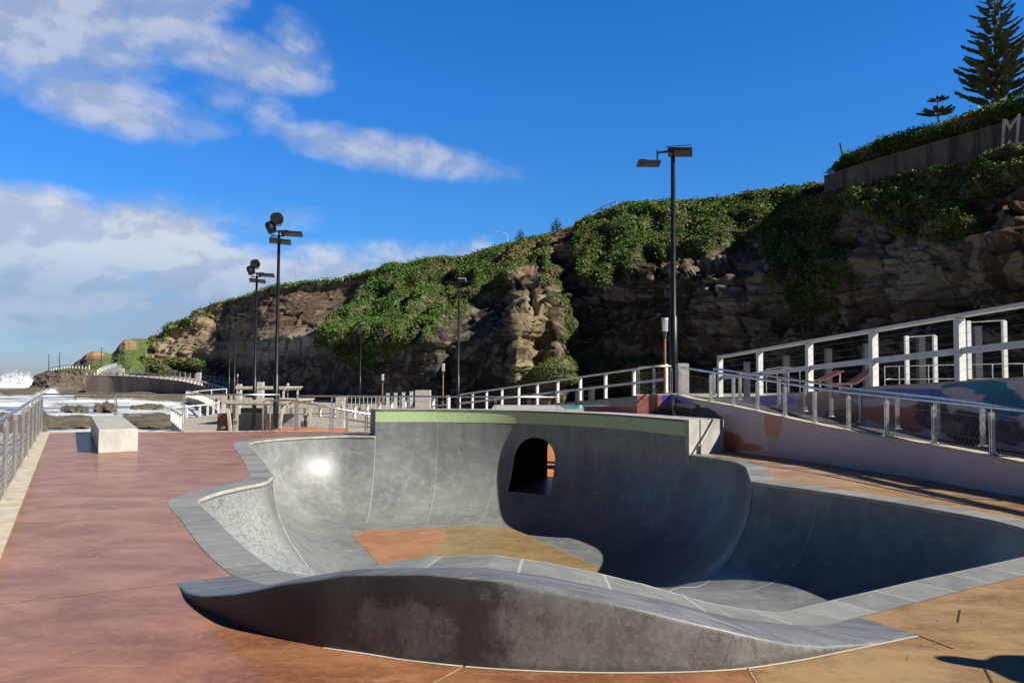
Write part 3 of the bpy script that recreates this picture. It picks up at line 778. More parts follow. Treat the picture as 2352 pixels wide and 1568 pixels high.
# ================================================================== SEA, SHORE, CLIFFS
SEAZ = -4.0
def sea_mat():
    mt, t, b = material('sea_water'); P = t.pos(); xyz = t.sep(P)
    n = t.noise(t.mapv(P, (0.05, 0.09, 1)), 1.0, 6, 0.62, 0.8); n2 = t.noise(t.mapv(P, (0.25, 0.6, 1)), 1.0, 5, 0.65, 0.6)
    near = t.m('SUBTRACT', 1.0, t.ramp(xyz[1], 260, 420))
    f = t.m('ADD', t.m('MULTIPLY', n, 0.65), t.m('MULTIPLY', n2, 0.45))
    foam = t.ramp(f, t.m('SUBTRACT', 0.72, t.m('MULTIPLY', near, 0.24)), t.m('SUBTRACT', 0.80, t.m('MULTIPLY', near, 0.22)))
    c = t.mix(t.ramp(n2, 0.35, 0.7), (0.03, 0.075, 0.085), (0.10, 0.15, 0.16))
    far = t.mix(t.ramp(n2, 0.4, 0.7), (0.018, 0.085, 0.11), (0.03, 0.12, 0.14))
    c = t.mix(near, far, c)
    c = t.mix(foam, c, (0.72, 0.75, 0.78))
    t.set(b, 'Base Color', c); t.set(b, 'Roughness', t.m('ADD', 0.25, t.m('MULTIPLY', foam, 0.5)))
    t.set(b, 'Normal', t.bump(t.m('ADD', n2, t.noise(P, 1.2, 3)), 0.6, 0.4))
    return mt
M['sea'] = sea_mat()
sm2 = MB(); sm2.face([(-9000, -3000, SEAZ), (9000, -3000, SEAZ), (9000, 12000, SEAZ), (-9000, 12000, SEAZ)])
tag(sm2.build('sea', M['sea']), kind='structure')

def rock_mat(name='sandstone_cliff', K=1.0):
    """rock and soil: surveyed albedo with some painted shade (attribute 'alb') broken up by strata, joints and stains"""
    mt, t, b = material(name); P = t.pos()
    base = t.attr('alb').outputs['Color']; sc = t.attr('near').outputs['Fac']
    lay = t.noise(t.mapv(P, (0.05, 0.05, 0.62)), 1.0, 6, 0.7, 0.7); lay2 = t.noise(t.mapv(P, (0.2, 0.2, 3.6)), 1.0, 4, 0.7, 0.4)
    blk = t.noise(P, 0.35, 6, 0.68, 0.6); fin = t.noise(P, 2.6, 5, 0.7)
    c = t.mix(t.ramp(lay, 0.32, 0.66), t.mix(0.42 * K, base, (0.05, 0.035, 0.025)), base)
    c = t.mix(t.m('MULTIPLY', t.ramp(lay2, 0.55, 0.7), 0.25), c, t.mix(0.4, base, (0.5, 0.45, 0.36)))
    c = t.mix(t.m('MULTIPLY', t.ramp(blk, 0.56, 0.68), 0.45 * K), c, t.mix(0.6, base, (0.30, 0.15, 0.055)))
    pt = t.noise(t.mapv(P, (1, 1, 1.6)), 0.16, 7, 0.66, 1.6)
    c = t.mix(t.m('MULTIPLY', t.ramp(pt, 0.51, 0.55), 0.6 * K), c, t.mix(0.55, c, (0.5, 0.43, 0.32)))
    c = t.mix(t.m('MULTIPLY', t.ramp(t.noise(t.mapv(P, (1, 1, 0.22)), 0.42, 6, 0.7, 0.8), 0.54, 0.60), 0.7 * K), c, (0.035, 0.03, 0.026))
    c = t.mix(t.m('MULTIPLY', t.ramp(fin, 0.55, 0.75), 0.4 * K), c, (0.055, 0.05, 0.04))
    t.set(b, 'Base Color', c); t.set(b, 'Roughness', 0.9); t.set(b, 'Specular IOR Level', 0.2)
    t.set(b, 'Normal', t.bump(t.m('ADD', t.m('ADD', lay, blk), t.m('MULTIPLY', fin, 0.5)), 0.9, 0.6))
    return mt
M['rock'] = rock_mat(); M['head'] = rock_mat('headland_ground', 0.35)

VEG_A = [(1340,505),(1400,478),(1440,455),(1540,455),(1700,445),(1890,405),(1930,380),(2010,340),(2140,300),(2352,240),(2420,240),(2420,425),(2352,430),(2230,470),(2270,530),(2240,560),(2150,552),(2090,550),(2040,520),(2010,490),(1940,500),(1930,560),(1990,590),(1960,640),(1900,700),(1870,745),(1840,770),(1845,720),(1830,655),(1790,660),(1765,600),(1750,548),(1700,560),(1640,590),(1560,605),(1500,600),(1470,640),(1440,620),(1410,668),(1360,670),(1345,610),(1338,560)]
VEG_F = [(1075,690),(1130,640),(1215,600),(1262,556),(1285,560),(1250,612),(1205,632),(1150,672),(1095,715),(1030,765),(965,800),(1010,745)]
VEG_B = [(362,812),(362,780),(450,725),(500,690),(600,660),(700,640),(780,640),(840,632),(900,605),(1060,588),(1160,555),(1280,525),(1342,505),(1340,520),(1262,548),(1240,575),(1200,610),(1130,645),(1075,690),(1010,745),(960,790),(905,815),(880,860),(850,850),(820,838),(770,800),(722,792),(745,760),(800,725),(840,690),(850,655),(820,650),(780,658),(640,676),(560,692),(500,718),(460,748),(400,778)]
VEG_C = [(330,838),(420,836),(500,840),(490,854),(400,857),(330,856)]
VEG_D = [(1262,560),(1290,600),(1275,660),(1250,690),(1235,690),(1245,640)]
VEG_E = [(1268,680),(1300,690),(1330,730),(1345,790),(1420,830),(1500,835),(1600,835),(1660,870),(1180,880),(1250,850),(1290,800)]
ALB = [  # (u, v, ru, rv, colour, weight); near-black ones: dark rock plus painted hill shade
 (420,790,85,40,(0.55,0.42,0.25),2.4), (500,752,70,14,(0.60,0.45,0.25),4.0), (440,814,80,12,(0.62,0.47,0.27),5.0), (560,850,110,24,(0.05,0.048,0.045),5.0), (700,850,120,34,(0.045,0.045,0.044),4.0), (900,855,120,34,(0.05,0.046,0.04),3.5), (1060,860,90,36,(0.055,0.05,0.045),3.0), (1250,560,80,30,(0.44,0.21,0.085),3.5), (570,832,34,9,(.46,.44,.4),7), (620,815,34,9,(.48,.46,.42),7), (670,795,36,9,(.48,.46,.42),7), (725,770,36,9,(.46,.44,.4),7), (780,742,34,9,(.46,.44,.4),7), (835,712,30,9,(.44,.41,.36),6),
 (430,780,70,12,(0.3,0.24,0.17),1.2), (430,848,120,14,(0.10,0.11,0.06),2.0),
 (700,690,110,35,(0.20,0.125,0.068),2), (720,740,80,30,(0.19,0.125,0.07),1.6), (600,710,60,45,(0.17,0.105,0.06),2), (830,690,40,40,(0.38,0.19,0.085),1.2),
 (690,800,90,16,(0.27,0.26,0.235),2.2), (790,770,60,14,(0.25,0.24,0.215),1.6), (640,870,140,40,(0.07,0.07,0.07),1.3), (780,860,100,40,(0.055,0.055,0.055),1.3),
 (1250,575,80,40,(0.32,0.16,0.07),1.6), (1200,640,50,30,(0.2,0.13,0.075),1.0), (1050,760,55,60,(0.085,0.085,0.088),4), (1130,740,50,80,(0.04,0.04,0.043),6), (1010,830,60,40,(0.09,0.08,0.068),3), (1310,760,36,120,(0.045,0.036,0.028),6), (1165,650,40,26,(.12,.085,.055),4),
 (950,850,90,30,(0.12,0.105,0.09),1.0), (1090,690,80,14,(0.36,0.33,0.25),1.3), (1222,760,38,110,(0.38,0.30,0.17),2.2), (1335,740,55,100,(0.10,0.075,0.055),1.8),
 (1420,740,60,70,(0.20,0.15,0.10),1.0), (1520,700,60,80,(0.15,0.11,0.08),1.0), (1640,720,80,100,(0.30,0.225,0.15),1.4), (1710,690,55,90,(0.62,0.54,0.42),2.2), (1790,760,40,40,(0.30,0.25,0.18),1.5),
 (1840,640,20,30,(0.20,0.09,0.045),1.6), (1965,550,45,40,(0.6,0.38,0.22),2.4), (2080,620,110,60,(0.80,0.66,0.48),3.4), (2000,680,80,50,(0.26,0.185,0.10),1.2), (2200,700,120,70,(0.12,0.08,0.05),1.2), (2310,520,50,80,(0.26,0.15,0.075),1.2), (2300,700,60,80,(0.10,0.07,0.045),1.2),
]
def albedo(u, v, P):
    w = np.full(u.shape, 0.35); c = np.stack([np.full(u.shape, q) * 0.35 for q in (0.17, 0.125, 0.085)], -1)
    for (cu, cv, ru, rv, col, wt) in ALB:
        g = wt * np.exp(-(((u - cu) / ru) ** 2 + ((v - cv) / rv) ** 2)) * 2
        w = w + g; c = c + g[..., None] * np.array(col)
    dk = 1 - .60 * smooth(1300, 1420, u)  # eastern rock darkened: shade put into the colour
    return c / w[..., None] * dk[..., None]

LEAFPTS = []          # (points, normals, size) of ground-cover to be scattered
def grid_mesh(name, P, vals=None, mat=None, kind='structure', parent=None):
    nr, nc = P.shape[:2]
    me = bpy.data.meshes.new(name)
    idx = np.arange(nr * nc).reshape(nr, nc)
    f = np.stack([idx[:-1, :-1], idx[1:, :-1], idx[1:, 1:], idx[:-1, 1:]], -1).reshape(-1, 4)
    me.vertices.add(nr * nc); me.vertices.foreach_set('co', P.reshape(-1).astype(np.float32))
    me.loops.add(len(f) * 4); me.loops.foreach_set('vertex_index', f.reshape(-1).astype(np.int32))
    me.polygons.add(len(f)); me.polygons.foreach_set('loop_start', np.arange(0, len(f) * 4, 4, dtype=np.int32))
    me.update(calc_edges=True); me.validate()
    if vals is not None:
        a = me.color_attributes.new('alb', 'FLOAT_COLOR', 'POINT')
        a.data.foreach_set('color', np.concatenate([vals.reshape(-1, 3), np.ones((nr * nc, 1))], 1).reshape(-1).astype(np.float32))
    me.materials.append(mat); me.shade_smooth()
    o = link(name, me, parent)
    if kind: tag(o, kind=kind)
    return o
def normals(P):
    du = np.gradient(P, axis=1); dv = np.gradient(P, axis=0); n = np.cross(dv, du)
    n /= np.linalg.norm(n, axis=-1, keepdims=True) + 1e-9
    flip = (n * (P - np.array([0, 0, CAMH]))).sum(-1) > 0; n[flip] *= -1
    return n
def columns(us, nt, crest, foot, dcrest, dfoot, g):
    u = np.asarray(us, float); t = np.linspace(0, 1, nt)[:, None]
    cv = np.interp(u, *zip(*crest)); fv = np.interp(u, *zip(*foot)); dc = np.interp(u, *zip(*dcrest)); df = np.interp(u, *zip(*dfoot))
    V = cv[None] + (fv - cv)[None] * t; U = np.broadcast_to(u[None], V.shape)
    D = dc[None] + (df - dc)[None] * g(U, t)
    return U, V, D

CREST = [(340,795),(365,785),(400,760),(450,733),(500,701),(560,684),(600,671),(640,660),(700,652),(760,648),(800,642),(840,632),(870,628),(905,612),(940,610),(975,598),(1005,594),(1040,600),(1060,598),(1100,588),(1160,563),(1200,555),(1250,545),(1300,528),(1340,513),(1372,500),(1400,488),(1440,471),(1500,469),(1545,470),(1600,466),(1640,462),(1700,453),(1760,440),(1840,432),(1885,420),(1900,400),(1920,375),(1960,350),(2010,332),(2060,322),(2100,312),(2140,302),(2240,268),(2300,254),(2352,240),(2460,215),(2700,180)]
FOOT = [(340,866),(500,885),(600,900),(800,915),(1200,918),(1600,905),(2000,900),(2352,895),(2700,890)]
DC = [(340,305),(365,302),(440,300),(530,296),(560,282),(600,266),(800,232),(940,212),(1160,184),(1300,172),(1400,163),(1640,143),(1760,132),(1890,112),(2000,98),(2240,80),(2352,75),(2700,62)]
DF = [(340,258),(440,250),(530,240),(600,190),(800,150),(940,128),(1160,112),(1300,112),(1400,108),(1640,88),(2000,70),(2352,52),(2700,42)]
def gfun(U, t):
    tr = np.interp(U, [340, 800, 1000, 1150, 1300, 1420, 1640, 1900, 2000, 2352, 2700], [.45, .5, .6, .55, .42, .42, .40, .5, .45, .42, .42])
    a = np.interp(U, [340, 520, 600, 850, 1000, 1200, 1340, 1640, 1890, 2000, 2700], [.5, .6, .85, .92, .94, .94, .86, .86, .84, .82, .84])
    return np.where(t < tr, a * (t / tr), a + (1 - a) * (t - tr) / (1 - tr))
us = np.arange(338, 2620, 2.6)
U, V, D = columns(us, 190, CREST, FOOT, DC, DF, gfun)
# buttress standing out of the face, with its east side turned to the sun
bt = smooth(1165, 1185, U) * (1 - smooth(1262 + (V - 640) * .09, 1282 + (V - 640) * .09, U)) * smooth(612, 645, V)
D = D - bt * (9 + 4 * smooth(690, 860, V))
rc = smooth(1000, 1040, U) * (1 - smooth(1170, 1185, U)) * smooth(690, 730, V - (1180 - U) * .55)
D = D + rc * 4.0
# gully between the east hill and the slope
D = D + 7 * np.exp(-((U - 1290 + (V - 600) * .25) / 34) ** 2) * smooth(560, 640, V)
P = PDn(U, V, D)
jit = (fbm(np.stack([U / 26, V / 26, U * 0], -1), 4, 5) - .5) * 34
jit2 = (fbm(np.stack([U / 26, V / 26, U * 0 + 9], -1), 4, 6) - .5) * 26
def vegmask(U, V, ju, jv):
    m = np.zeros(U.shape, bool)
    for pl in (VEG_A, VEG_B, VEG_C, VEG_D, VEG_E, VEG_F): m |= inpoly(U + ju, V + jv, pl)
    return m
ju = np.where(V < np.interp(U, *zip(*CREST)) + 26, 0, jit)
vegm = vegmask(U, V, ju, np.where(ju == 0, 4, jit2)).astype(float)
# bare dirt streaks that run down the vegetated slope
stk = fbm(np.stack([(U + V * 1.1) / 17, (V - U * .5) / 240, U * 0], -1), 4, 41)
bare_or_lit = (stk > .63) & (U < 1330) & (U > 640) & (V > np.interp(U, *zip(*CREST)) + 20)
vegm[bare_or_lit] = 0
RWT = [(1893,404),(2000,369),(2140,329),(2240,301),(2352,268),(2460,236)]; RWB = [(1893,452),(2000,424),(2140,396),(2240,374),(2352,350),(2460,330)]
vegm[(U > 1890) & (V > np.interp(U, *zip(*RWT)) - 3) & (V < np.interp(U, *zip(*RWB)) - 8)] = 0
N0 = normals(P)
sc = np.interp(D, [50, 120, 300], [1, 1.4, 2.4])[..., None]
# displacement: ledges and blocks in the rock, mounds in the ground cover
Q = P / sc
led = fbm(Q * np.array([.10, .10, .62]), 5, 2); blk = fbm(Q * .38, 4, 8); rid = 1 - np.abs(2 * fbm(Q * np.array([.22, .22, .11]), 4, 20) - 1)
stp = np.floor(led * 9) / 9 * .7 + led * .3
crk = np.abs(fbm(Q * np.array([.16, .16, .04]), 3, 66) - .5)
wq = Q + (fbm(Q * .3, 3, 90)[..., None] - .5) * 2.2
_, g1, c1 = worley(wq * np.array([.17, .17, .36]), 3); _, g2, c2 = worley(wq * np.array([.42, .42, .95]) + 7, 9)
thin = fbm(Q * np.array([.05, .05, 1.9]), 3, 52)
rockd = (stp - .5) * 2.9 + (c1 - .5) * 1.5 + (c2 - .5) * .5 - .4 * (1 - smooth(0, .05, g1)) - .08 * (1 - smooth(0, .07, g2)) + (blk - .5) * 1.6 + (rid - .6) * 2.2 - 1.4 * np.exp(-(crk / .010) ** 2) + (thin - .5) * 1.2
rockd = rockd * np.interp(U, [340, 560, 860, 1100, 1180, 1320], [.6, .34, .26, .3, .75, .9])
bil = np.abs(2 * fbm(Q * .24, 3, 31) - 1); bil2 = np.abs(2 * fbm(Q * .85, 3, 33) - 1)
vegd = (1 - bil) * 2.5 + (1 - bil2) * .8 - .9
k = np.ones((7, 7)) / 49
vs_ = vegm.copy()
for _ in range(2):
    pad = np.pad(vs_, 2, mode='edge'); vs_ = sum(pad[a:a + vs_.shape[0], b:b + vs_.shape[1]] for a in range(5) for b in range(5)) / 25
disp = (rockd * (1 - vs_) + vegd * vs_) * sc[..., 0]
tt = np.linspace(0, 1, P.shape[0])[:, None]
disp *= (0.25 + 0.75 * smooth(0, .06, tt))
rwz = smooth(1875, 1895, U) * smooth(-14, -4, V - np.interp(U, *zip(*RWT))) * (1 - smooth(0, 16, V - np.interp(U, *zip(*RWB))))
disp = disp * (1 - rwz) - 2.0 * rwz
Nh = N0.copy(); Nh[..., 2] *= .35; Nh /= np.linalg.norm(Nh, axis=-1, keepdims=True)
P = P + Nh * disp[..., None]
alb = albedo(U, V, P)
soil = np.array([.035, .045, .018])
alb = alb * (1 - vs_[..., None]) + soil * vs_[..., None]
dirt = np.array([.11, .075, .045]); alb[bare_or_lit] = alb[bare_or_lit] * .3 + dirt * .7
cliffN = normals(P)
# land behind the crest, so that the hill has a body
top = P[0]; away = np.array([.80, .60, 0]); extra = []
for kk, (s_, h_) in enumerate(((160, -26), (60, -1.5), (25, -.5), (9, .0), (3, .15))):
    e = top + away * s_; e[:, 2] = top[:, 2] + h_; extra.append(e)
PP = np.concatenate([np.stack(extra), P]); AA = np.concatenate([np.broadcast_to(soil, (5,) + alb.shape[1:]), alb])
foot_ = P[-1].copy(); foot_[:, 2] = -5.0; foot_ -= np.array([.8, .3, 0]) * 3
PP = np.concatenate([PP, foot_[None]]); AA = np.concatenate([AA, alb[-1:]])
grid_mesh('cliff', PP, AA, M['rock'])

def scatter(P, N, mask, U, dens, size, seed):
    """leaf tufts spread evenly over the picture-independent surface: number by area, larger when far"""
    r = np.random.default_rng(seed)
    a = P[:-1, :-1]; b2 = P[1:, :-1]; c = P[:-1, 1:]
    area = np.linalg.norm(np.cross(b2 - a, c - a), axis=-1); dist = np.linalg.norm(a - np.array([0, 0, CAMH]), axis=-1)
    ex = area * mask[:-1, :-1] * dens / (size * (dist / 100)) ** 2
    n_ = r.poisson(np.clip(ex, 0, 60)); i, j = np.nonzero(n_); i = np.repeat(i, n_[i, j]); j = np.repeat(j, n_[n_ > 0])
    f1 = r.random((len(i), 1)); f2 = r.random((len(i), 1))
    p = P[i, j] * (1 - f1) * (1 - f2) + P[i + 1, j] * f1 * (1 - f2) + P[i, j + 1] * (1 - f1) * f2 + P[i + 1, j + 1] * f1 * f2
    d = np.linalg.norm(p - np.array([0, 0, CAMH]), axis=-1)
    return p, N[i, j], size * d / 100
def leaf_mat():
    mt, t, b = material('ground_cover_leaves'); a = t.attr('rnd').outputs['Fac']; c2 = t.attr('tint').outputs['Fac']
    P = t.pos(); n = t.noise(P, 0.12, 4, 0.6)
    c = t.mix(a, (0.024, 0.072, 0.008), (0.086, 0.185, 0.021))
    c = t.mix(t.m('MULTIPLY', t.ramp(n, .45, .65), .55), c, (0.105, 0.155, 0.024))
    c = t.mix(c2, c, (0.15, 0.125, 0.05))
    t.set(b, 'Base Color', c); t.set(b, 'Roughness', 0.5); t.set(b, 'Specular IOR Level', 0.22)
    return mt
M['leaf'] = leaf_mat()
def leaves(name, p, n, s, seed, mat, tint=None, per=2, up=.35, kind='stuff', parent=None, flat=.5):
    r = np.random.default_rng(seed); m_ = len(p)
    p = np.repeat(p, per, 0); n = np.repeat(n, per, 0); s = np.repeat(s, per) * r.uniform(.55, 1.35, m_ * per)
    s = s * np.repeat(.55 + .95 * fbm(p[::per] * .45, 2, 123), per)
    rnd = np.clip(np.repeat(r.random(m_), per) * .6 + r.random(m_ * per) * .4, 0, 1)
    ax = n * flat + np.array([.72, -.36, .59]) * .42 + r.normal(0, .5, (m_ * per, 3)); ax[:, 2] += up * .6; ax /= np.linalg.norm(ax, axis=1, keepdims=True)
    t1 = np.cross(ax, r.normal(0, 1, (m_ * per, 3))); t1 /= np.linalg.norm(t1, axis=1, keepdims=True) + 1e-9; t2 = np.cross(ax, t1)
    off = n * (r.random((m_ * per, 1)) * 1.1 - .1) * s[:, None] + r.normal(0, .5, (m_ * per, 3)) * s[:, None]
    c = p + off; S_ = s[:, None]
    q = np.stack([c - t1 * S_ * .75, c + t2 * S_ * .42 - ax * S_ * .1, c + t1 * S_ * .75, c - t2 * S_ * .42 - ax * S_ * .1], 1)
    me = bpy.data.meshes.new(name); nv = len(q) * 4
    me.vertices.add(nv); me.vertices.foreach_set('co', q.reshape(-1).astype(np.float32))
    me.loops.add(nv); me.loops.foreach_set('vertex_index', np.arange(nv, dtype=np.int32))
    me.polygons.add(len(q)); me.polygons.foreach_set('loop_start', np.arange(0, nv, 4, dtype=np.int32)); me.update(calc_edges=True)
    for nm, val in (('rnd', rnd), ('tint', np.repeat(tint, per) if tint is not None else np.zeros(len(q)))):
        at = me.attributes.new(nm, 'FLOAT', 'FACE'); at.data.foreach_set('value', val.astype(np.float32))
    me.materials.append(mat); o = link(name, me, parent)
    if kind: tag(o, kind=kind)
    return o
pA, nA, sA = scatter(PP[4:-1], normals(PP[4:-1]), np.concatenate([vegm[:1], vegm]), U, 1.15, .20, 3)
print('leaf tufts', len(pA))
isA = pA[:, 0] > -1e9
uu = pA[:, 0] / pA[:, 1] * FPX + 1176
east = uu > 1335
def tint_for(p, u): 
    n_ = fbm(p * .12, 3, 77); n2_ = fbm(p * .5, 3, 78); return np.clip(np.clip((n_ - .5) * 5, 0, 1) * np.where(u < 1335, .6, .15) + np.clip((n2_ - .6) * 8, 0, .8), 0, 1)
o = leaves('hillside_ground_cover', pA[east], nA[east], sA[east], 4, M['leaf'], tint_for(pA[east], uu[east]))
o['label'] = 'dense bright green coastal shrubs over the eastern hill'
o = leaves('slope_ground_cover', pA[~east], nA[~east], sA[~east] * .9, 5, M['leaf'], tint_for(pA[~east], uu[~east]))
o['label'] = 'scrubby green cover streaking down the middle slope'
clU, clV, clP = U.copy(), V.copy(), P.copy()
def surf(u, v):
    j = int(np.argmin(np.abs(clU[0] - u))); i = int(np.argmin(np.abs(clV[:, j] - v))); return Vector(clP[i, j])

# ---- far headlands
def hill(name, us, nt, crest, foot, dc, df, colf, amp, seed, ledges=1.0):
    U, V, D = columns(us, nt, crest, foot, dc, df, lambda U, t: t)
    P = PDn(U, V, D); N = normals(P)
    led = fbm(P * np.array([.03, .03, .4]), 5, seed); blk = fbm(P * .12, 4, seed + 3)
    d = ((np.floor(led * 8) / 8 - .5) * ledges + (blk - .5)) * amp
    d *= smooth(0, .12, np.linspace(0, 1, nt)[:, None]) * .9 + .1
    P = P + N * d[..., None]
    c = colf(U, V, P)
    top = P[0] + np.array([-.2, 1, 0]) * 60; top[:, 2] -= 8; bot = P[-1].copy(); bot[:, 2] = SEAZ - 1
    grid_mesh(name, np.concatenate([top[None], P, bot[None]]), np.concatenate([c[:1], c, c[-1:]]), M['head'])
    return U, V, P
GREEN = np.array([.12, .19, .045])
def col_far(U, V, P):
    c = np.broadcast_to(GREEN, U.shape + (3,)).copy()
    n = fbm(np.stack([U / 9, V / 5, U * 0], -1), 4, 12)
    c = c * (.7 + .6 * n[..., None])
    def put(cu, cv, ru, rv, col, k=1.0):
        nonlocal c
        g = np.clip((1.25 - np.sqrt(((U - cu) / ru) ** 2 + ((V - cv) / rv) ** 2) + (n - .5) * .8) * 4, 0, 1)[..., None] * k
        c = c * (1 - g) + np.array(col) * g
    put(206, 822, 30, 13, (.28, .17, .09)); put(212, 811, 26, 4, (.42, .27, .12)); put(190, 834, 24, 6, (.13, .11, .095)); put(212, 826, 28, 3, (.1, .08, .07), .8)
    put(293, 790, 20, 10, (.40, .27, .15)); put(290, 786, 16, 2.2, (.5, .36, .2), .7)
    return c
hill('far_headland', np.arange(120, 470, 1.6), 60, [(120,852),(150,845),(165,840),(174,830),(184,825),(198,812),(215,806),(240,808),(256,813),(264,806),(272,793),(286,780),(310,777),(350,778),(420,788),(470,800)], [(120,866),(470,872)], [(120,560),(470,620)], [(120,520),(300,430),(470,420)], col_far, 3.0, 50)
def col_near(U, V, P):
    n = fbm(np.stack([U / 8, V / 4, U * 0], -1), 4, 14)
    c = np.broadcast_to(np.array([.20, .165, .125]), U.shape + (3,)) * (.6 + .9 * n[..., None])
    f = np.clip((858 - V + (n - .5) * 26) / 8, 0, 1)[..., None] * smooth(95, 120, U)[..., None]
    c = c * (1 - f) + np.array([.13, .135, .05]) * f
    f = np.clip((V - 880 + (n - .5) * 10) / 10, 0, 1)[..., None]; c = c * (1 - f) + np.array([.24, .20, .155]) * f * (.6 + .8 * n[..., None])
    return c
hill('near_headland', np.arange(40, 330, 1.5), 60, [(40,889),(58,886),(66,872),(80,862),(110,850),(140,845),(190,842),(215,846),(232,851),(260,853),(330,856)], [(40,893),(70,903),(110,908),(330,910)], [(40,430),(110,400),(330,330)], [(40,380),(110,265),(210,248),(330,240)], col_near, 3.2, 60, 1.4)
# low rock platform reaching out to the break
def rocks(name, u0, u1, v0, v1, seed, hgt, label, nu=70, nv=30, dens=0.5):
    uu_ = np.linspace(u0, u1, nu); vv_ = np.linspace(v0, v1, nv); U, V = np.meshgrid(uu_, vv_)
    r0 = PDn(U, V, np.ones(U.shape)); d = (SEAZ + .05 - CAMH) / (r0[..., 2] - CAMH); P = PDn(U, V, d)
    n = fbm(P * np.array([.12, .05, 1]), 5, seed); n2 = fbm(P * .5, 4, seed + 1)
    a_ = (U - (u0 + u1) / 2) / (u1 - u0) * 2; b_ = (V - (v0 + v1) / 2) / (v1 - v0) * 2
    n3 = fbm(np.stack([a_ * 3.2 + seed, b_ * 2.6, a_ * 0], -1), 4, seed + 2)
    h = (1 - np.sqrt(a_ ** 2 + b_ ** 2)) * 1.5 + (n3 - .5) * 3.4 * (1.3 - dens) * 1.3 + (dens - .55) * 2 + (n2 - .5) * .7
    h = np.clip(h, -.6, 3); h = np.where(h > 0, 1 - np.exp(-h * 1.3) + (n - .5) * .9 * np.clip(h, 0, 1) + (n2 - .5) * .6 * np.clip(h, 0, 1), h)
    P[..., 2] += h * hgt
    c = np.array([.17, .145, .105]) * (.55 + 1.0 * n2[..., None]); g = np.clip((fbm(P * .2, 3, seed + 5) - .5) * 5, 0, 1)[..., None] * .6
    c = c * (1 - g) + np.array([.075, .085, .035]) * g
    o = grid_mesh(name, P, c, M['head'], None); tag(o, label, 'rocks', 'rock shelves in the surf'); return o
rocks('rock_shelf', -80, 345, 894, 909, 71, .9, 'wide dark rock platform below the near headland', 110, 36, .62)
rocks('rock_shelf', 170, 480, 904, 921, 72, 1.0, 'brown boulders along the foot of the curved sea wall', 110, 34, .55)
rocks('rock_shelf', -60, 130, 940, 992, 73, .26, 'dark flat rocks seen through the left fence', 60, 40, .5)
rocks('rock_shelf', 90, 240, 955, 984, 74, .26, 'low green rock ledges left of the grind box', 70, 40, .58)
rocks('rock_shelf', 262, 425, 950, 984, 75, .28, 'flat grey rock ledge right of the grind box', 80, 40, .66)
rocks('rock_shelf', 218, 270, 930, 948, 76, .95, 'jagged brown rock standing in the white water', 50, 24, .64)
rocks('rock_shelf', 140, 205, 936, 947, 77, .6, 'low smooth rock awash in the surf', 40, 18, .6)
rocks('rock_shelf', 300, 380, 930, 940, 78, .55, 'small rocks in the foam below the promenade', 50, 18, .56)
# breaking wave on the horizon and smaller breakers
M['foam'] = simple('white_water', (0.80, 0.83, 0.86), 0.7, 0.0, 0.06, .3)
def breaker(u0, u1, v0, v1, seed, name, label, peak):
    uu_ = np.linspace(u0, u1, 90); tt_ = np.linspace(0, 1, 26)[:, None]
    base = np.array([PZ(float(q), v1, SEAZ)[:] for q in uu_]); D0 = base[:, 1]
    hh = (v1 - v0) * D0 / FPX
    env = np.interp(uu_, *peak)
    n = fbm(np.stack([uu_ / 7, uu_ * 0, uu_ * 0], -1), 5, seed)
    top = hh * env * (.5 + .62 * n)
    P = np.repeat(base[None], 26, 0).copy()
    prof_ = np.sin(np.pi * tt_) ** .8
    n2 = fbm(np.stack([P[..., 0] * .35, tt_ * 9 + P[..., 0] * 0, P[..., 0] * 0], -1), 4, seed + 2)
    P[..., 2] = SEAZ - .1 + prof_ * top[None] * (.7 + .6 * n2); P[..., 1] += tt_ * 9 * (D0 / 300)
    me_o = grid_mesh(name, P, None, M['foam'], None); tag(me_o, label, 'wave', 'breaking waves')
    r = np.random.default_rng(seed); ii = r.integers(2, 24, 2600); jj = r.integers(0, 90, 2600); pp = P[ii, jj] + r.normal(0, 1, (2600, 3)) * np.array([.6, .6, .45]) * (D0.mean() / 350)
    pp[:, 2] += r.random(2600) ** 3 * 1.6 * top[jj] * .25
    leaves('spray', pp, np.tile([0, -.5, .8], (2600, 1)), np.full(2600, (.26 if name == 'breaking_wave' and v1 - v0 > 25 else .13) * D0.mean() / 350), seed, M['foam'], None, 2, .2, None, me_o); return me_o
breaker(-60, 66, 858, 890, 5, 'breaking_wave', 'tall white wave breaking off the headland', ([-60, -10, 20, 45, 60, 66], [.3, .75, 1, .95, .55, 0]))
breaker(70, 112, 893, 910, 6, 'breaking_wave', 'burst of white spray beside the fence corner', ([70, 90, 104, 112], [0, .8, 1, .1]))
breaker(140, 330, 912, 924, 9, 'breaking_wave', 'line of white surf below the sea wall', ([140, 170, 220, 270, 300, 330], [.1, .7, .4, .9, .4, .1]))
breaker(-40, 105, 921, 933, 10, 'breaking_wave', 'small foaming swell behind the left fence', ([-40, 10, 60, 105], [.4, .8, .5, .3]))
breaker(290, 400, 919, 930, 12, 'breaking_wave', 'low surf running in towards the promenade', ([290, 330, 370, 400], [.1, .8, .7, .1]))
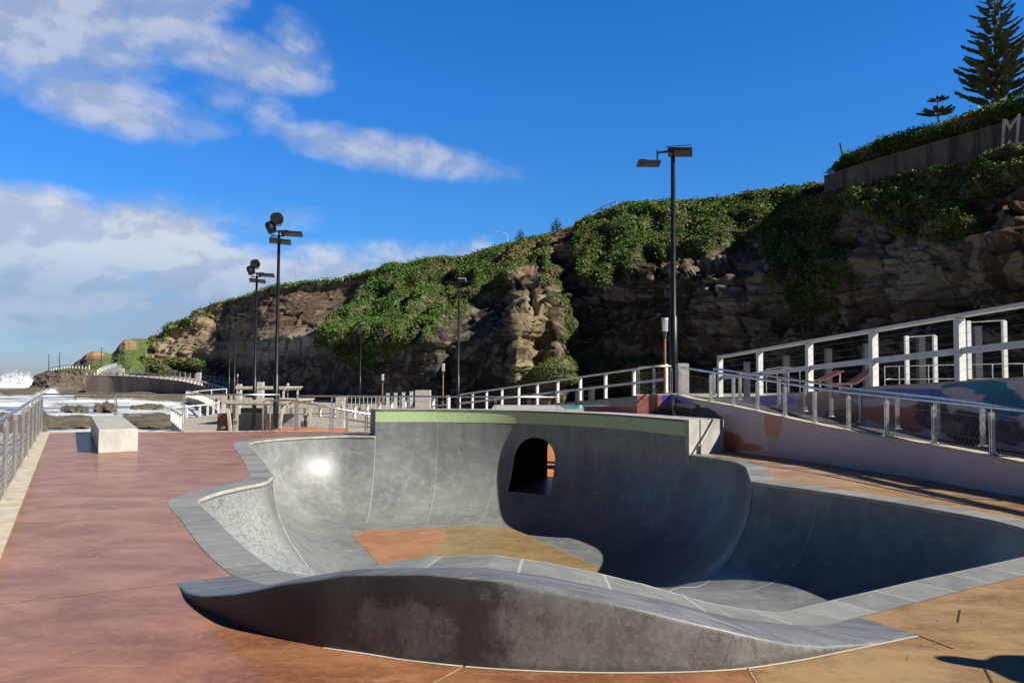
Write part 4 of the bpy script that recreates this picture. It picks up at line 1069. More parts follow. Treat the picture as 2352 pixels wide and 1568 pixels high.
# ================================================================== HELPERS FOR BUILT THINGS
def on_line(A, B, u, z=0.0):
    """point of the plan line A-B that is seen in column u"""
    k = ray(u, 880).x; A = Vector(A); B = Vector(B); d = B - A
    t = (k * A.y - A.x) / (d.x - k * d.y); p = A + d * t; return Vector((p.x, p.y, z if z is not None else p.z))
def net(mb, a, b2, z0, z1, cell=.085, w=.0014):
    """diamond cable net between two posts: z0, z1 heights above the bases a and b2"""
    a = Vector(a); b2 = Vector(b2); d = b2 - a; L = d.length; H = z1 - z0; slope = 1.7; run = H / slope
    n_ = int((L + run) / cell)
    for sgn in (1, -1):
        for k in range(n_):
            x0 = -run + k * cell if sgn > 0 else k * cell; x1 = x0 + run * sgn
            pts = []
            for x, z in ((x0, z0), (x1, z1)):
                pts.append([x, z])
            (xa, za), (xb, zb) = pts
            lo_, hi_ = 0.02, L - 0.02
            for P_, Q_ in ((pts[0], pts[1]), (pts[1], pts[0])):
                if P_[0] < lo_:
                    f = (lo_ - P_[0]) / (Q_[0] - P_[0]) if abs(Q_[0] - P_[0]) > 1e-6 else 0
                    if f > 1: break
                    P_[1] += (Q_[1] - P_[1]) * f; P_[0] = lo_
                if P_[0] > hi_:
                    f = (hi_ - P_[0]) / (Q_[0] - P_[0]) if abs(Q_[0] - P_[0]) > 1e-6 else 0
                    if f > 1: break
                    P_[1] += (Q_[1] - P_[1]) * f; P_[0] = hi_
            if not (lo_ - 1e-4 <= pts[0][0] <= hi_ + 1e-4 and lo_ - 1e-4 <= pts[1][0] <= hi_ + 1e-4): continue
            p = a + d * (pts[0][0] / L) + Vector((0, 0, pts[0][1])); q = a + d * (pts[1][0] / L) + Vector((0, 0, pts[1][1]))
            if (q - p).length < .03: continue
            m_ = max(2, int((q - p).length / .09)); zz_ = []
            sdv = Vector((d.x, d.y, 0)).normalized() * .006
            for j in range(m_ + 1):
                zz_.append(p.lerp(q, j / m_) + sdv * (1 if j % 2 else -1))
            mb.tube(zz_, w, 3, 0, False)
def steel_fence(label, bases, h, group='stainless cable net railings', rail=None, plate=.09, netz=(.10, None), name='steel_railing', with_net=True, twin=True, cell=.085, fine=True):
    b0 = Vector(bases[0]); root = empty(name, b0, label, 'railing', group); inv = Matrix.Translation(-b0)
    def ch(o): o.parent = root; o.matrix_parent_inverse = inv; return o
    d0 = (Vector(bases[1]) - b0); d0.z = 0; d0.normalize()
    for k, p in enumerate(bases):
        p = Vector(p); mb = MB()
        d = Vector(bases[min(k + 1, len(bases) - 1)]) - Vector(bases[max(k - 1, 0)]); d.z = 0; d.normalize(); s = Vector((-d.y, d.x, 0))
        if twin:
            for o_ in (-.022, .022): mb.box(p + d * o_ + Vector((0, 0, (h - .07) / 2)), d * .006, s * .03, (h - .07) / 2)
            mb.box(p + Vector((0, 0, .2)), d * .016, s * .02, .012); mb.box(p + Vector((0, 0, h - .12)), d * .016, s * .02, .012)
        else: mb.box(p + Vector((0, 0, (h - .07) / 2)), d * .02, s * .02, (h - .07) / 2)
        mb.box(p + Vector((0, 0, .006)), d * .05, s * plate, .006)
        for o_ in (-.7, .7): mb.box(p + s * plate * o_ + Vector((0, 0, .02)), d * .012, s * .012, .014)
        mb.tube([p + Vector((0, 0, h - .09)), p + Vector((0, 0, h - .02))], .009, 6)
        ch(mb.build('post', M['steel']))
    rb = MB(); pts = [Vector(p) + Vector((0, 0, h)) for p in (rail or bases)]; rb.tube(pts, .027, 10); ch(rb.build('top_rail', M['steel'], sm=True))
    zt = netz[1] or h - .14
    cb = MB()
    for a, b2 in zip(bases[:-1], bases[1:]):
        for z in (netz[0], zt): cb.tube([Vector(a) + Vector((0, 0, z)), Vector(b2) + Vector((0, 0, z))], .004, 4, 0, False)
    o = ch(cb.build('cable', M['wire'])); 
    if with_net:
        nb = MB()
        for a, b2 in zip(bases[:-1], bases[1:]): net(nb, a, b2, netz[0], zt, cell)
        ch(nb.build('cable_net', M['wire']))
    return root
def white_fence(label, tops, h, group='white promenade fences', size=.075, wires=6, rail_w=.11, mid=True, name='white_fence', mat=None):
    t0_ = Vector(tops[0]); base = t0_ - Vector((0, 0, h)); root = empty(name, base, label, 'fence', group); inv = Matrix.Translation(-base)
    def ch(o): o.parent = root; o.matrix_parent_inverse = inv; return o
    tp = [Vector(p) for p in tops]; first = None
    for k, p in enumerate(tp):
        d = tp[min(k + 1, len(tp) - 1)] - tp[max(k - 1, 0)]; d.z = 0; d.normalize(); s = Vector((-d.y, d.x, 0))
        mb = MB(); mb.box(p + Vector((0, 0, -h / 2 - .03)), d * size, s * size, h / 2 - .02)
        if wires: mb.box(p + Vector((0, 0, -h + .02)), d * size * 1.25, s * size * 1.25, .015)
        ch(mb.build('post', mat or M['white']))
    rb = MB()
    for a, b2 in zip(tp[:-1], tp[1:]): rb.bar(a, b2, rail_w * 2, .07 if wires else .14)
    ch(rb.build('top_rail', mat or M['white']))
    if mid:
        rb = MB(); z = Vector((0, 0, -h * .52))
        for a, b2 in zip(tp[:-1], tp[1:]): rb.bar(a + z, b2 + z, .045, .13)
        ch(rb.build('middle_rail', mat or M['white']))
    if wires:
        wb = MB()
        for j in range(wires):
            z = Vector((0, 0, -h * (.13 + .8 * j / wires)))
            for a, b2 in zip(tp[:-1], tp[1:]): wb.tube([a + z, b2 + z], .0035, 3, 0, False)
        ch(wb.build('wire', M['wire']))
    return root
def post_row(name, label, cat, pts, h, w, mat, group=None, rail=True):
    p0 = Vector(pts[0]); root = empty(name, p0, label, cat, group); inv = Matrix.Translation(-p0)
    def ch(o): o.parent = root; o.matrix_parent_inverse = inv; return o
    mb = MB(); mb.box((0, 0, h / 2), w, w, h / 2); src_ = mb.build('post', mat)
    for k, p in enumerate(pts):
        o = src_ if k == 0 else src_.copy()
        if k: COL.objects.link(o)
        o.parent = root; o.location = Vector(p) - p0
    if rail:
        rb = MB()
        for z in (h * .95, h * .5, h * .1): rb.tube([Vector(p) + Vector((0, 0, z)) for p in pts], w * .5, 4, 0, False)
        ch(rb.build('rail', mat))
    return root
def lerp_pts(ctrl_, step):
    return crom([Vector(p) for p in ctrl_], step)
def spaced(pl, d):
    L = [0]
    for a, b2 in zip(pl[:-1], pl[1:]): L.append(L[-1] + (b2 - a).length)
    n_ = max(1, round(L[-1] / d)); return [Vector([float(np.interp(t, L, [p[i] for p in pl])) for i in range(3)]) for t in np.linspace(0, L[-1], n_ + 1)]

# ================================================================== RAILINGS ROUND THE DECK
corner = e0 + sd * .22
steel_fence('stainless railing with cable net along the left edge of the red deck', [corner - ed * 2.06 * k for k in range(11)], 1.11, twin=True, cell=.10)
farA, farB = corner, Vector((-7.1, 24.45, 0))
steel_fence('stainless railing with cable net along the far edge behind the grind box', [farA] + [on_line(farA, farB, u) for u in (267, 423, 540)] + [farB], 1.11, cell=.15)
steel_fence('stainless railing running behind the green tiled wall', [Vector((x, 24.42 - .012 * x, 0)) for x in (-6.6, -5.05, -4.1, -2.3, -.5, 1.4)], 1.08, cell=.15)
# handrail that drops beside the steps
hr = empty('handrail', (-7.1, 24.0, 0), 'bent stainless handrail sloping down to the left end of the tiled wall', 'handrail')
def hch(o): o.parent = hr; o.matrix_parent_inverse = Matrix.Translation((7.1, -24.0, 0)); return o
def bent(pts, r_): return lerp_pts(pts, .05)
for y_, x0 in ((23.78, -7.18), (24.12, -7.5)):
    rb = MB(); e_ = Vector((-3.9, y_ - .1, .50))
    rb.tube([Vector((x0, y_, .0)), Vector((x0, y_, .80)), Vector((x0 + .02, y_, .90)), Vector((x0 + .10, y_, .955)), Vector((x0 + .7, y_, .955)), e_], .024, 9); hch(rb.build('rail', M['steel'], sm=True))
    for xx in (-6.45, -5.4, -4.35):
        zz_ = np.interp(xx, [x0 + .7, -3.9], [.955, .5]); pb = MB(); pb.tube([(xx, y_, 0), (xx, y_, zz_ - .02)], .02, 8); pb.box((xx, y_, .006), .07, .05, .006); hch(pb.build('post', M['steel']))
# orange bank just past the edge, and the bank outside the tunnel
ob = MB(); q = [(-7.6, 24.8, -.02), (-5.0, 24.8, -.10), (-5.6, 27.4, -.10), (-7.5, 27.0, -.02)]
ob.face(q); 
for a, b2 in zip(q, q[1:] + q[:1]): ob.face([(a[0], a[1], -2.7), (b2[0], b2[1], -2.7), b2, a])
tag(ob.build('orange_bank', M['orange']), 'orange painted bank just beyond the far railing', 'skate ramp')
ob = MB(); c0 = TC + TA * 3.1; zt_ = [(-1.42, 0), (-1.40, .7), (-1.05, 2.6), (-.72, 5.0), (-.72, 8)]
for (za, da), (zb, db) in zip(zt_[:-1], zt_[1:]):
    a = c0 + TA * da; b2 = c0 + TA * db; ob.face([up(a - TT * 2.2, za), up(a + TT * 2.2, za), up(b2 + TT * 2.2, zb), up(b2 - TT * 2.2, zb)])
for sg in (-1, 1):
    for (za, da), (zb, db) in zip(zt_[:-1], zt_[1:]):
        a = c0 + TA * da + TT * 2.2 * sg; b2 = c0 + TA * db + TT * 2.2 * sg; ob.face([up(a, -2.8), up(b2, -2.8), up(b2, zb), up(a, za)])
a = c0 + TA * 8; ob.face([up(a - TT * 2.2, -2.8), up(a + TT * 2.2, -2.8), up(a + TT * 2.2, -.72), up(a - TT * 2.2, -.72)])
tag(ob.build('orange_ramp', M['orange']), 'sunlit orange ramp seen through the tunnel', 'skate ramp')

# ================================================================== MURAL WALLS AND RAMP
def paint(S_, Zr, seed, blobs, base):
    n = fbm(np.stack([S_ * 1.1, Zr * 2.2, S_ * 0], -1), 5, seed); n2 = fbm(np.stack([S_ * 4.5, Zr * 9, S_ * 0 + 3], -1), 4, seed + 9)
    c = np.broadcast_to(np.array(base), S_.shape + (3,)) * (.94 + .12 * n2[..., None])
    for (cs_, cz, rs, rz, col, rag, soft) in blobs:
        g = np.clip((1 - np.sqrt(((S_ - cs_) / rs) ** 2 + ((Zr - cz) / rz) ** 2) + (n - .5) * rag + (n2 - .5) * rag * .5) * soft, 0, 1)[..., None]
        c = c * (1 - g) + np.array(col) * (.85 + .3 * n2[..., None]) * g
    return c
def mural_mat():
    mt, t, b = material('painted_mural'); P = t.pos(); c = t.attr('alb').outputs['Color']
    n = t.noise(P, 6, 5, .65); c = t.mix(t.m('MULTIPLY', t.ramp(n, .4, .7), .16), c, (0.5, 0.45, 0.45))
    t.set(b, 'Base Color', c); t.set(b, 'Roughness', .62); t.set(b, 'Normal', t.bump(t.noise(P, 25, 4), .12, .01)); return mt
M['mural'] = mural_mat()
def wall_grid(name, base, ztop, zbot, blobs, col, seed, ns, nz, parent, zrel=True):
    L = [0]
    for a, b2 in zip(base[:-1], base[1:]): L.append(L[-1] + (Vector(b2) - Vector(a)).length)
    s_ = np.linspace(0, L[-1], ns); X = np.interp(s_, L, [p[0] for p in base]); Y = np.interp(s_, L, [p[1] for p in base])
    ZT = np.interp(s_, L, ztop); ZB = np.interp(s_, L, zbot); f = np.linspace(1, 0, nz)[:, None]
    P = np.stack([np.broadcast_to(X, (nz, ns)), np.broadcast_to(Y, (nz, ns)), ZB + (ZT - ZB) * f], -1)
    Sg = np.broadcast_to(s_, (nz, ns)); Zg = P[..., 2]
    c = paint(Sg, Zg, seed, blobs, col)
    return grid_mesh(name, P, c, M['mural'], None, parent), X, Y, ZT
PINK = (.76, .56, .55)
mwb = [(p.x, p.y) for p in crom(MB_base[:8], .4)]
mwu = [1176 + FPX * x / y for x, y in mwb]
TOPV = [(1500,904),(1547,905),(1586,916),(1643,926),(1684,934),(1795,958),(1870,975),(1952,991),(2030,1004),(2141,1023),(2265,1046),(2352,1064)]
def mw_top(x, y):
    u = 1176 + FPX * x / y
    if u > 2352 or y < 11.3: return max(.2, .48 - (11.28 - y) * .055)
    return CAMH + ray(u, float(np.interp(u, *zip(*TOPV)))).z * y
mwz = [mw_top(x, y) for x, y in mwb]
mw = empty('mural_wall', (mwb[0][0], mwb[0][1], 0), 'pink mural wall with dark wave and orange blobs beside the bowl', 'wall')
mwi = Matrix.Translation((-mwb[0][0], -mwb[0][1], 0))
def mch(o): o.parent = mw; o.matrix_parent_inverse = mwi; return o
DK = (.022, .026, .042)
sB = lambda u: float(np.interp(u, mwu, np.concatenate([[0], np.cumsum([math.dist(a, b2) for a, b2 in zip(mwb[:-1], mwb[1:])])])))
def at(u, v):
    """(run, height) on the mural wall of the spot seen at (u, v)"""
    s_ = sB(u); x = np.interp(u, mwu, [p[0] for p in mwb]); y = np.interp(u, mwu, [p[1] for p in mwb]); return s_, CAMH + ray(u, v).z * y
def blob(u, v, du, dv, col, rag, soft):
    s_, z_ = at(u, v); s1_ = at(u + du, v)[0]; z1_ = at(u, v - dv)[1]; return (s_, z_, abs(s1_ - s_) + .02, abs(z1_ - z_), col, rag, soft)
bl_ = [blob(1570, 912, 40, 10, (.20, .24, .74), .5, 8), blob(1588, 945, 26, 22, DK, 1.1, 14), blob(1625, 955, 30, 20, DK, 1.3, 14), blob(1560, 940, 20, 22, DK, 1.4, 14), blob(1648, 975, 14, 26, DK, 1.2, 14), blob(1648, 1010, 9, 30, (.07, .07, .5), .5, 14), blob(1570, 930, 26, 5, (.42, .36, .38), 1.6, 10),
       blob(1676, 1015, 28, 24, (.78, .21, .115), .25, 30), blob(1712, 1025, 36, 9, (.78, .21, .115), .25, 30), blob(1690, 985, 30, 10, PINK, .3, 20),
       blob(1775, 968, 20, 44, (.80, .36, .2), .35, 22), blob(1770, 1015, 14, 12, PINK, .6, 16)]
base3 = [(x, y) for x, y in mwb]
o, mX, mY, mZ = wall_grid('painted_face', base3, mwz, [-.02] * len(mwb), bl_, PINK, 21, 900, 90, None); mch(o)
cpm = MB(); ml = [Vector((x, y, z)) for x, y, z in zip(mX[::6], mY[::6], mZ[::6])]
def side_n(pl, k):
    d = pl[min(k + 1, len(pl) - 1)] - pl[max(k - 1, 0)]; return Vector((-d.y, d.x, 0)).normalized() * (1 if -d.y > 0 else -1)
back_ = [p + side_n(ml, k) * .2 for k, p in enumerate(ml)]; frn = [p - side_n(ml, k) * .012 for k, p in enumerate(ml)]
cpm.strip([p + Vector((0, 0, .018)) for p in frn], [p + Vector((0, 0, .018)) for p in back_]); cpm.strip([p - Vector((0, 0, .012)) for p in frn], [p + Vector((0, 0, .018)) for p in frn])
cpm.strip([up(p, -.1) for p in back_], [p + Vector((0, 0, .018)) for p in back_])
mch(cpm.build('wall_cap', M['cream']))
# ramp surface behind it, and the kerb that carries the second railing
rp = MB(); in_ = [p + side_n(ml, k) * 1.55 for k, p in enumerate(ml)]; in2 = [p + side_n(ml, k) * 6 for k, p in enumerate(ml)]
rp.strip([p - Vector((0, 0, .10)) for p in back_], [p - Vector((0, 0, .10)) for p in in_])
tag(rp.build('ramp_surface', M['asphalt']), kind='structure')
# red return wall at the far end of the ramp
RED = (.42, .135, .105)
r0, r1, r2 = Vector((4.2, 20.9, 0)), Vector((3.3, 21.0, 0)), Vector((2.1, 23.2, 0))
rw = empty('red_wall', r0, 'red painted wall with a dark wave behind the end of the tiled wall', 'wall'); rwi = Matrix.Translation(-r0)
o, *_ = wall_grid('painted_face', [r0, r1], [1.25, 1.22], [-.02, -.02], [(.25, .62, .35, .28, DK, 1.3, 12), (.7, .5, .3, .2, DK, 1.3, 12), (.15, 1.2, .12, .3, (.06, .07, .4), .3, 14)], RED, 31, 120, 80, None); o.parent = rw; o.matrix_parent_inverse = rwi
o, *_ = wall_grid('low_face', [r1, r2], [.95, .82], [-.02, -.02], [(1.2, .8, .5, .1, (.3, .09, .07), .5, 6)], RED, 33, 80, 30, None); o.parent = rw; o.matrix_parent_inverse = rwi
cb_ = MB(); cb_.bar(r0 + Vector((0, .1, 1.255)), r1 + Vector((0, .1, 1.225)), .2, .03); cb_.bar(r1 + Vector((.08, .08, .96)), r2 + Vector((.08, .08, .83)), .2, .03); o = cb_.build('wall_cap', M['cream']); o.parent = rw; o.matrix_parent_inverse = rwi
# railings on the mural wall
def wall_at(u):
    x = float(np.interp(u, mwu, [p[0] for p in mwb])); y = float(np.interp(u, mwu, [p[1] for p in mwb])); p = Vector((x, y, 0))
    k = int(np.argmin([(q - p).to_2d().length for q in ml])); p = p + side_n(ml, k) * .07; p.z = mw_top(x, y) + .02; return p
b1 = [wall_at(u) for u in (1556, 1627, 1679, 1734, 1796.5, 1864, 1941, 2028, 2135, 2267)]
dd_ = b1[-1] - b1[-2]; b1 += [b1[-1] + dd_ * .95, b1[-1] + dd_ * 1.9]
steel_fence('stainless railing with cable net on top of the pink mural wall', b1, .70, netz=(.05, .54), plate=.08)
steel_fence('short stainless railing with net on the red wall', [r1 + Vector((0.05, .1, 1.24)), (r0 + r1) / 2 + Vector((0, .1, 1.26)), r0 + Vector((0, .1, 1.27))], .72, netz=(.05, .56), plate=.08)
b2_ = [PD(u, v, d) for u, v, d in ((1640, 908, 20.6), (1700, 918, 19.9), (1790, 933, 18.9), (1850, 945, 18.2), (1910, 957, 17.5), (1978, 969.5, 16.8), (2062, 985.6, 15.5), (2155, 1003, 14.2), (2258, 1025, 12.9), (2370, 1050, 11.7))]
steel_fence('stainless handrail along the inner side of the ramp', b2_, .69, with_net=False, plate=.07)
# rear mural wall below the white fence
fl = lambda y: 9 - (y - 16) * .1773
rmy = [27.5, 24.36, 21.5, 18.1, 16, 14.44, 12, 10, 7]; rmz = [1.02, 1.11, 1.30, 1.506, 1.61, 1.69, 1.80, 1.88, 2.0]
rmb = [(fl(y) - .13, y) for y in rmy]
def bl2(u, v, du, dv, col, rag, soft):
    k = ray(u, v); y = 11.837 / (k.x + .1773); L0 = (27.5 - y) * 1.0156; k2 = ray(u + du, v); y2 = 11.837 / (k2.x + .1773)
    return (L0, CAMH + k.z * y, abs(y - y2) * 1.0156, dv * y / FPX, col, rag, soft)
TEAL = (.02, .24, .34)
rbl = [bl2(1790, 917, 60, 16, (.24, .2, .62), .7, 6), bl2(1900, 925, 90, 34, (.46, .26, .18), .8, 4), bl2(2000, 905, 80, 14, (.34, .20, .15), .9, 4), bl2(2040, 950, 110, 26, (.5, .13, .05), .8, 4), bl2(2110, 965, 60, 32, (.55, .11, .04), .9, 5), bl2(1950, 960, 60, 24, (.26, .07, .035), .9, 5),
       bl2(2160, 955, 46, 40, (.05, .025, .025), .9, 6), bl2(2250, 985, 90, 46, (.05, .028, .035), .8, 5), bl2(2330, 990, 60, 40, (.12, .06, .075), .8, 5), bl2(2150, 905, 60, 12, (.1, .16, .46), 1.0, 6), bl2(2070, 900, 60, 10, (.15, .15, .48), 1.2, 6),
       bl2(2280, 890, 80, 18, TEAL, .5, 8), bl2(2320, 930, 60, 36, (.02, .18, .28), .6, 8), bl2(2230, 890, 60, 14, (.03, .27, .37), .6, 8), bl2(2215, 900, 40, 12, PINK, .4, 10), bl2(2348, 884, 20, 12, PINK, .4, 10), bl2(2200, 980, 30, 14, (.30, .17, .11), .8, 5)]
rm = empty('rear_mural_wall', (rmb[0][0], rmb[0][1], 0), 'long mural wall of teal, pink and rusty red below the white fence', 'wall')
o, *_ = wall_grid('painted_face', rmb, rmz, [.2] * len(rmb), rbl, PINK, 41, 900, 90, None); o.parent = rm; o.matrix_parent_inverse = Matrix.Translation((-rmb[0][0], -rmb[0][1], 0))
cc_ = MB()
for (a, za), (b2, zb) in zip(list(zip(rmb, rmz))[:-1], list(zip(rmb, rmz))[1:]): cc_.bar(Vector((a[0] + .12, a[1], za + .012)), Vector((b2[0] + .12, b2[1], zb + .012)), .28, .03)
o = cc_.build('wall_cap', M['cream']); o.parent = rm; o.matrix_parent_inverse = Matrix.Translation((-rmb[0][0], -rmb[0][1], 0))
# floor between ramp and rear wall
rf = MB(); A_ = [Vector((x - .0, y, z)) for x, y, z in zip([p[0] for p in rmb], rmy, [.62, .66, .66, .62, .55, .5, .42, .36, .3])]
n_ = len(A_); B_ = []
for p in A_:
    k = int(np.argmin([abs(q.y - p.y) for q in in_])); B_.append(in_[k] - Vector((0, 0, .13)))
rf.strip(B_, [p - Vector((0, 0, .12)) for p in A_]); tag(rf.build('ramp_landing', M['greyc']), kind='structure')

# white timber fence above
wf = [(7.05 + .4875 * k, 27 - 2.75 * k, 2.41 + .135 * k) for k in range(-0, 8)]
white_fence('white timber fence with wire infill above the rear mural wall', wf, 1.36)
wl = [(7.5 - 1.17 * i, 38.8 + 2.55 * i, 2.36 - .203 * i) for i in range(11)]
white_fence('white timber fence climbing behind the green tiled wall', wl, 1.36)
wb_ = [PD(u, v, d) for u, v, d in ((668,936.5,92), (700,936,91), (735,935,90), (770,934,88), (792,932,86), (815,929.8,84.5), (844,927,82), (872,924.5,79), (900,921.7,76), (930,918.8,73), (962,915.8,70), (995,912.5,67.5), (1030,909,65.5))]
white_fence('low white fence zigzagging along the lower promenade in the middle', wb_, 1.36, size=.12, rail_w=.14, wires=4)
# upper promenade carried behind the white fences
pr = MB()
pl = [Vector((x, y, z - 1.4)) for x, y, z in wf[::-1]] + [Vector((x, y, z - 1.4)) for x, y, z in wl]
pr.strip(pl, [p + Vector((6.5, 2.5, 0)) for p in pl]); pr.strip([p + Vector((.02, 0, -3)) for p in pl], [p + Vector((.02, 0, 0)) for p in pl])
tag(pr.build('upper_promenade', M['path']), kind='structure')
pr = MB(); far_ = [(PD(345, 861, 300) + Vector((-20, 0, 0)))]
# lower promenade and plaza at the foot of the cliff
D_ = [PZ(420, 990, -2.72), PZ(404, 975, -2.72), PZ(394, 965, -2.72), PZ(410, 961, -2.72), PZ(435, 959.5, -2.72), PZ(469, 955, -2.72), PZ(502, 948, -2.72)]
E_ = [PZ(502, 943, -2.72), PZ(480, 929, -2.72), PZ(455, 918, -2.72), PZ(428, 911, -2.72)]
ring_ = [Vector((-8, 24.4, -2.72))] + D_ + E_ + [Vector((-70, 230, -2.72)), Vector((-45, 215, -2.72)), Vector((0, 135, -2.72)), Vector((35, 100, -2.72)), Vector((60, 60, -2.72)), Vector((70, 20, -2.72)), Vector((30, 10, -2.72)), Vector((8, 21, -2.72))]
tr_ = geometry.delaunay_2d_cdt([p.to_2d() for p in ring_], [(k, (k + 1) % len(ring_)) for k in range(len(ring_))], [], 1, 1e-4)
pr.v = [(p.x, p.y, -2.72) for p in tr_[0]]
for f in tr_[2]:
    if inpoly([sum(tr_[0][k].x for k in f) / 3], [sum(tr_[0][k].y for k in f) / 3], [(p.x, p.y) for p in ring_])[0]: pr.f.append(tuple(f)); pr.m.append(0)
dl = D_ + E_; pr.strip([up(p, -6) for p in dl], [up(p, -2.72) for p in dl])
tag(pr.build('lower_promenade', M['path']), kind='structure')
white_fence('white fence round the nearest bend of the lower promenade', [p + Vector((0, 0, 1.25)) for p in spaced(crom(D_, 1), 3.1)], 1.25, wires=0, mid=False, size=.1)
white_fence('white fence curving along the sea edge beyond the shelter', [p + Vector((0, 0, 1.25)) for p in spaced(crom(E_, 1), 3.1)], 1.25, wires=0, mid=False, size=.1)
G_ = [PD(427, 902, 185), PD(445, 899, 188), PD(480, 895.5, 192), PD(520, 892.5, 196)]
white_fence('short white fence at the foot of the rising sea wall path', spaced(crom(G_, 1), 4.2), 1.3, wires=0, mid=False, size=.1)
H_ = [PD(199, 852.2, 258), PD(250, 853, 256), PD(300, 855.2, 252), PD(360, 859.5, 246), PD(410, 864.5, 238), PD(450, 872, 228), PD(485, 881, 218), PD(522, 890.5, 208)]
Hs = crom(H_, 2)
white_fence('long white fence along the top of the brown sea wall', spaced(Hs, 3.0), 1.25, wires=0, mid=False, size=.15, rail_w=.2)
sw = MB(); hb = [p - Vector((0, 0, 1.22)) for p in Hs]
Hb2 = [p + Vector((0, 0, 0)) for p in hb]
sw.strip([up(p, -6) for p in hb], hb); sw.face([up(hb[0], -6), hb[0], hb[0] + Vector((-6, 20, 0)), up(hb[0] + Vector((-6, 20, 0)), -6)])
def seawall_mat():
    mt, t, b = material('stained_sea_wall'); P = t.pos(); n = t.noise(t.mapv(P, (.22, .22, .04)), 1, 5, .65); n2 = t.noise(t.mapv(P, (.7, .7, .08)), 1, 4, .6)
    c = t.mix(t.ramp(n, .35, .65), (.22, .17, .14), (.36, .31, .27)); c = t.mix(t.m('MULTIPLY', t.ramp(n2, .55, .7), .25), c, (.14, .11, .095))
    t.set(b, 'Base Color', c); t.set(b, 'Roughness', .85); return mt
M['seawall'] = seawall_mat()
tag(sw.build('sea_wall', M['seawall']), 'tall curved brown sea wall stained with damp below the white fence', 'sea wall')
hp2 = MB(); hp2.strip(hb, [p + Vector((10, 16, .6)) for p in hb]); tag(hp2.build('sea_wall_path', M['path']), kind='structure')
post_row('post_fence', 'row of slim grey posts on the cliff side of the sea wall path', 'fence', spaced(crom([PD(282, 857, 268), PD(360, 860.5, 262), PD(455, 871.5, 246), PD(520, 883, 232), PD(585, 894, 216), PD(640, 902, 200)], 2), 3.3), 1.75, .07, M['glassy'], None)
post_row('pool_fence', 'pale slatted pool fence below the cliff in the middle', 'fence', spaced([PD(762, 936, 80), PD(880, 935, 78), PD(985, 934, 76)], .45), 1.0, .03, M['glassy'], None)
# road and white rails up the headland
rd = MB(); ra = [PD(228, 857, 262), PD(245, 848, 282), PD(262, 841, 302), PD(276, 837.5, 318)]; rbb = [PD(288, 856.5, 266), PD(282, 847, 286), PD(280, 840, 306), PD(279, 837, 320)]
rd.strip(ra, rbb); tag(rd.build('headland_road', M['greyc']), kind='structure')
white_fence('white fence beside the grey road climbing the headland', spaced(crom([PD(224, 850.5, 262), PD(232, 845, 272), PD(245, 840, 288), PD(268, 834, 316)], 2), 4), 1.5, wires=0, mid=False, size=.14, rail_w=.2)
white_fence('distant white fence on the lip of the near headland', spaced(crom([PD(112, 846, 398), PD(140, 840, 380), PD(165, 837.5, 365), PD(205, 839, 345)], 2), 5), 1.6, wires=0, mid=False, size=.16, rail_w=.22)
for u, v0, v1, d, lb_ in ((112, 814, 846, 395, 'leftmost grey lamp pole on the headland'), (137, 811, 842, 378, 'second grey lamp pole on the headland'), (233, 799, 836, 330, 'pale lamp pole beside the headland road')):
    a = PD(u, v1, d); b2 = PD(u, v0, d); pb = MB(); pb.tube([a - Vector((0, 0, 1)), b2], [.22, .14], 8); pb.box(b2 + Vector((.5, 0, 0)), .6, .15, .08)
    tag(pb.build('lamp_pole', M['dark']), lb_, 'lamp pole', 'lamp poles on the headland')
